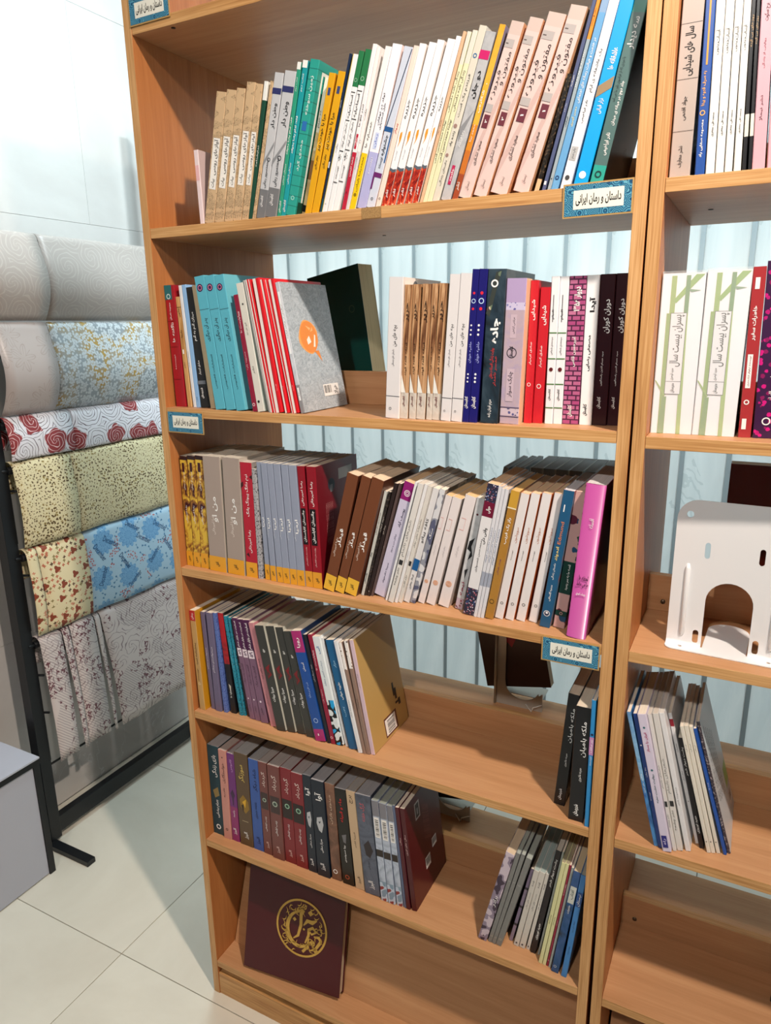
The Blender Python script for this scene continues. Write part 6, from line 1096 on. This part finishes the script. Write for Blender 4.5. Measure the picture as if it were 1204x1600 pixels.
# rear row: fore-edges towards the camera, spines away
xs = [(.700, .0235), (.7245, .0235), (.749, .0245), (.7745, .025), (.800, .0235), (.8245, .023), (.8485, .023), (.8725, .0205)]
pos = ['leftmost', 'second', 'third', 'fourth', 'fifth', 'sixth', 'seventh', 'rightmost']
for i, (x, T) in enumerate(xs):
    r = make_book('dark_pages', T, .226, .135)
    place(r, (x+T, .385, 1.1486), Matrix.Rotation(pi, 3, 'Z'), pos[i] + ' of eight dark books seen page-side at the rear, third shelf', group='page-side books at the rear of the third shelf')
for i, (x, T, a) in enumerate([(.600, .010, 12), (.630, .010, 9), (.660, .010, 5)]):
    r = make_book('dark_pages', T, .224, .135)
    place(r, (x+T, .385, 1.1486+T*sin(RD(a))), Matrix.Rotation(RD(a), 3, 'Y') @ Matrix.Rotation(pi, 3, 'Z'), ['leftmost', 'middle', 'rightmost'][i] + ' of three thin leaning books at the rear, third shelf', group='page-side books at the rear of the third shelf')
# big burgundy book on the bottom shelf
bb = make_book('burgundy', .026, .334, .262)
place(bb, (.090, .038, .1075), face_forward(RD(-1.0), RD(-15), RD(5)), 'large burgundy book with gold roundel leaning on the bottom shelf')
gm = MB(); GOLD = plain('#c9a24e', .35, metal=.25); cx, cy, R_ = .153, .136, .066
def onb(u, v, e=.0012): return (.026+e, u, v)
def strip(pts, w):
    vs = []
    for i, (u, v) in enumerate(pts):
        a, b = pts[max(i-1, 0)], pts[min(i+1, len(pts)-1)]; dx, dy = b[0]-a[0], b[1]-a[1]; l = math.hypot(dx, dy) or 1
        ww = (w[i] if isinstance(w, list) else w)/2
        vs += [onb(cx+R_*(u-dy/l*ww), cy+R_*(v+dx/l*ww)), onb(cx+R_*(u+dy/l*ww), cy+R_*(v-dx/l*ww))]
    gm.add(vs, [(2*i, 2*i+1, 2*i+3, 2*i+2) for i in range(len(pts)-1)], GOLD)
strip([(cos(a*pi/24), sin(a*pi/24)) for a in range(49)], .075)
strip([(-.05+.52*cos(RD(a)), -.05+.62*sin(RD(a))) for a in range(95, 330, 10)], [.05+.11*sin(pi*i/23) for i in range(24)])
strip([(.05, .66), (-.05, .5), (-.03, .1), (-.12, -.3), (-.3, -.45)], [.12, .13, .12, .1, .04])
strip([(.08, .12), (.22, .32), (.42, .3), (.6, .42)], [.04, .14, .16, .05])
strip([(.18, -.5), (.30, -.2), (.30, .02), (.45, .12), (.60, 0), (.42, -.12), (.32, 0)], [.05, .1, .12, .12, .1, .08, .05])
strip([(.52, -.18), (.72, -.16), (.80, -.3), (.6, -.62), (.38, -.72)], [.05, .12, .12, .1, .04])
strip([(.32, -.3), (.28, -.62), (.1, -.84)], [.05, .1, .1])
for (u, v, s) in ((.33, .62, .11), (.47, -.42, .12), (.62, -.66, .11), (-.3, .25, .08), (.1, -.02, .05)):
    gm.add([onb(cx+R_*(u+s*a), cy+R_*(v+s*b_)) for a, b_ in ((0, 1), (1, 0), (0, -1), (-1, 0))], [(0, 1, 2, 3)], GOLD)
rn = random.Random(3)
for i in range(60):
    a = rn.uniform(0, 2*pi); r = rn.uniform(.62, .88); u, v = r*cos(a), r*sin(a); t = rn.uniform(0, 2*pi)
    strip([(u+.07*k*cos(t+k*.5), v+.07*k*sin(t+k*.5)) for k in range(4)], [.01, .045, .03, .01])
gm.build('gold_roundel', bb)
# transparent sleeves around the two bamboo boxes
n = NT('clear_plastic', .08, .5); n.b.inputs['Base Color'].default_value = (.92, .96, .95, 1); n.b.inputs['Alpha'].default_value = .22
CLR = n.m
for o in list(bpy.data.objects):
    if o.get('label', '').startswith('thick white boxed book'):
        me = [c_ for c_ in o.children if c_.name.startswith('cover')][0].data; T = max(v.co.x for v in me.vertices); H = max(v.co.z for v in me.vertices)
        ext = .011 if 'right one' in o['label'] else .003
        b = MB(); b.box(-.0004, T+.0004, -.0012, .135, .0006, H+ext, CLR); b.f = [f for i, f in enumerate(b.f) if i not in (0, 1)]; b.mi = b.mi[:4]; b.sm = b.sm[:4]; b.build('clear_sleeve', o)
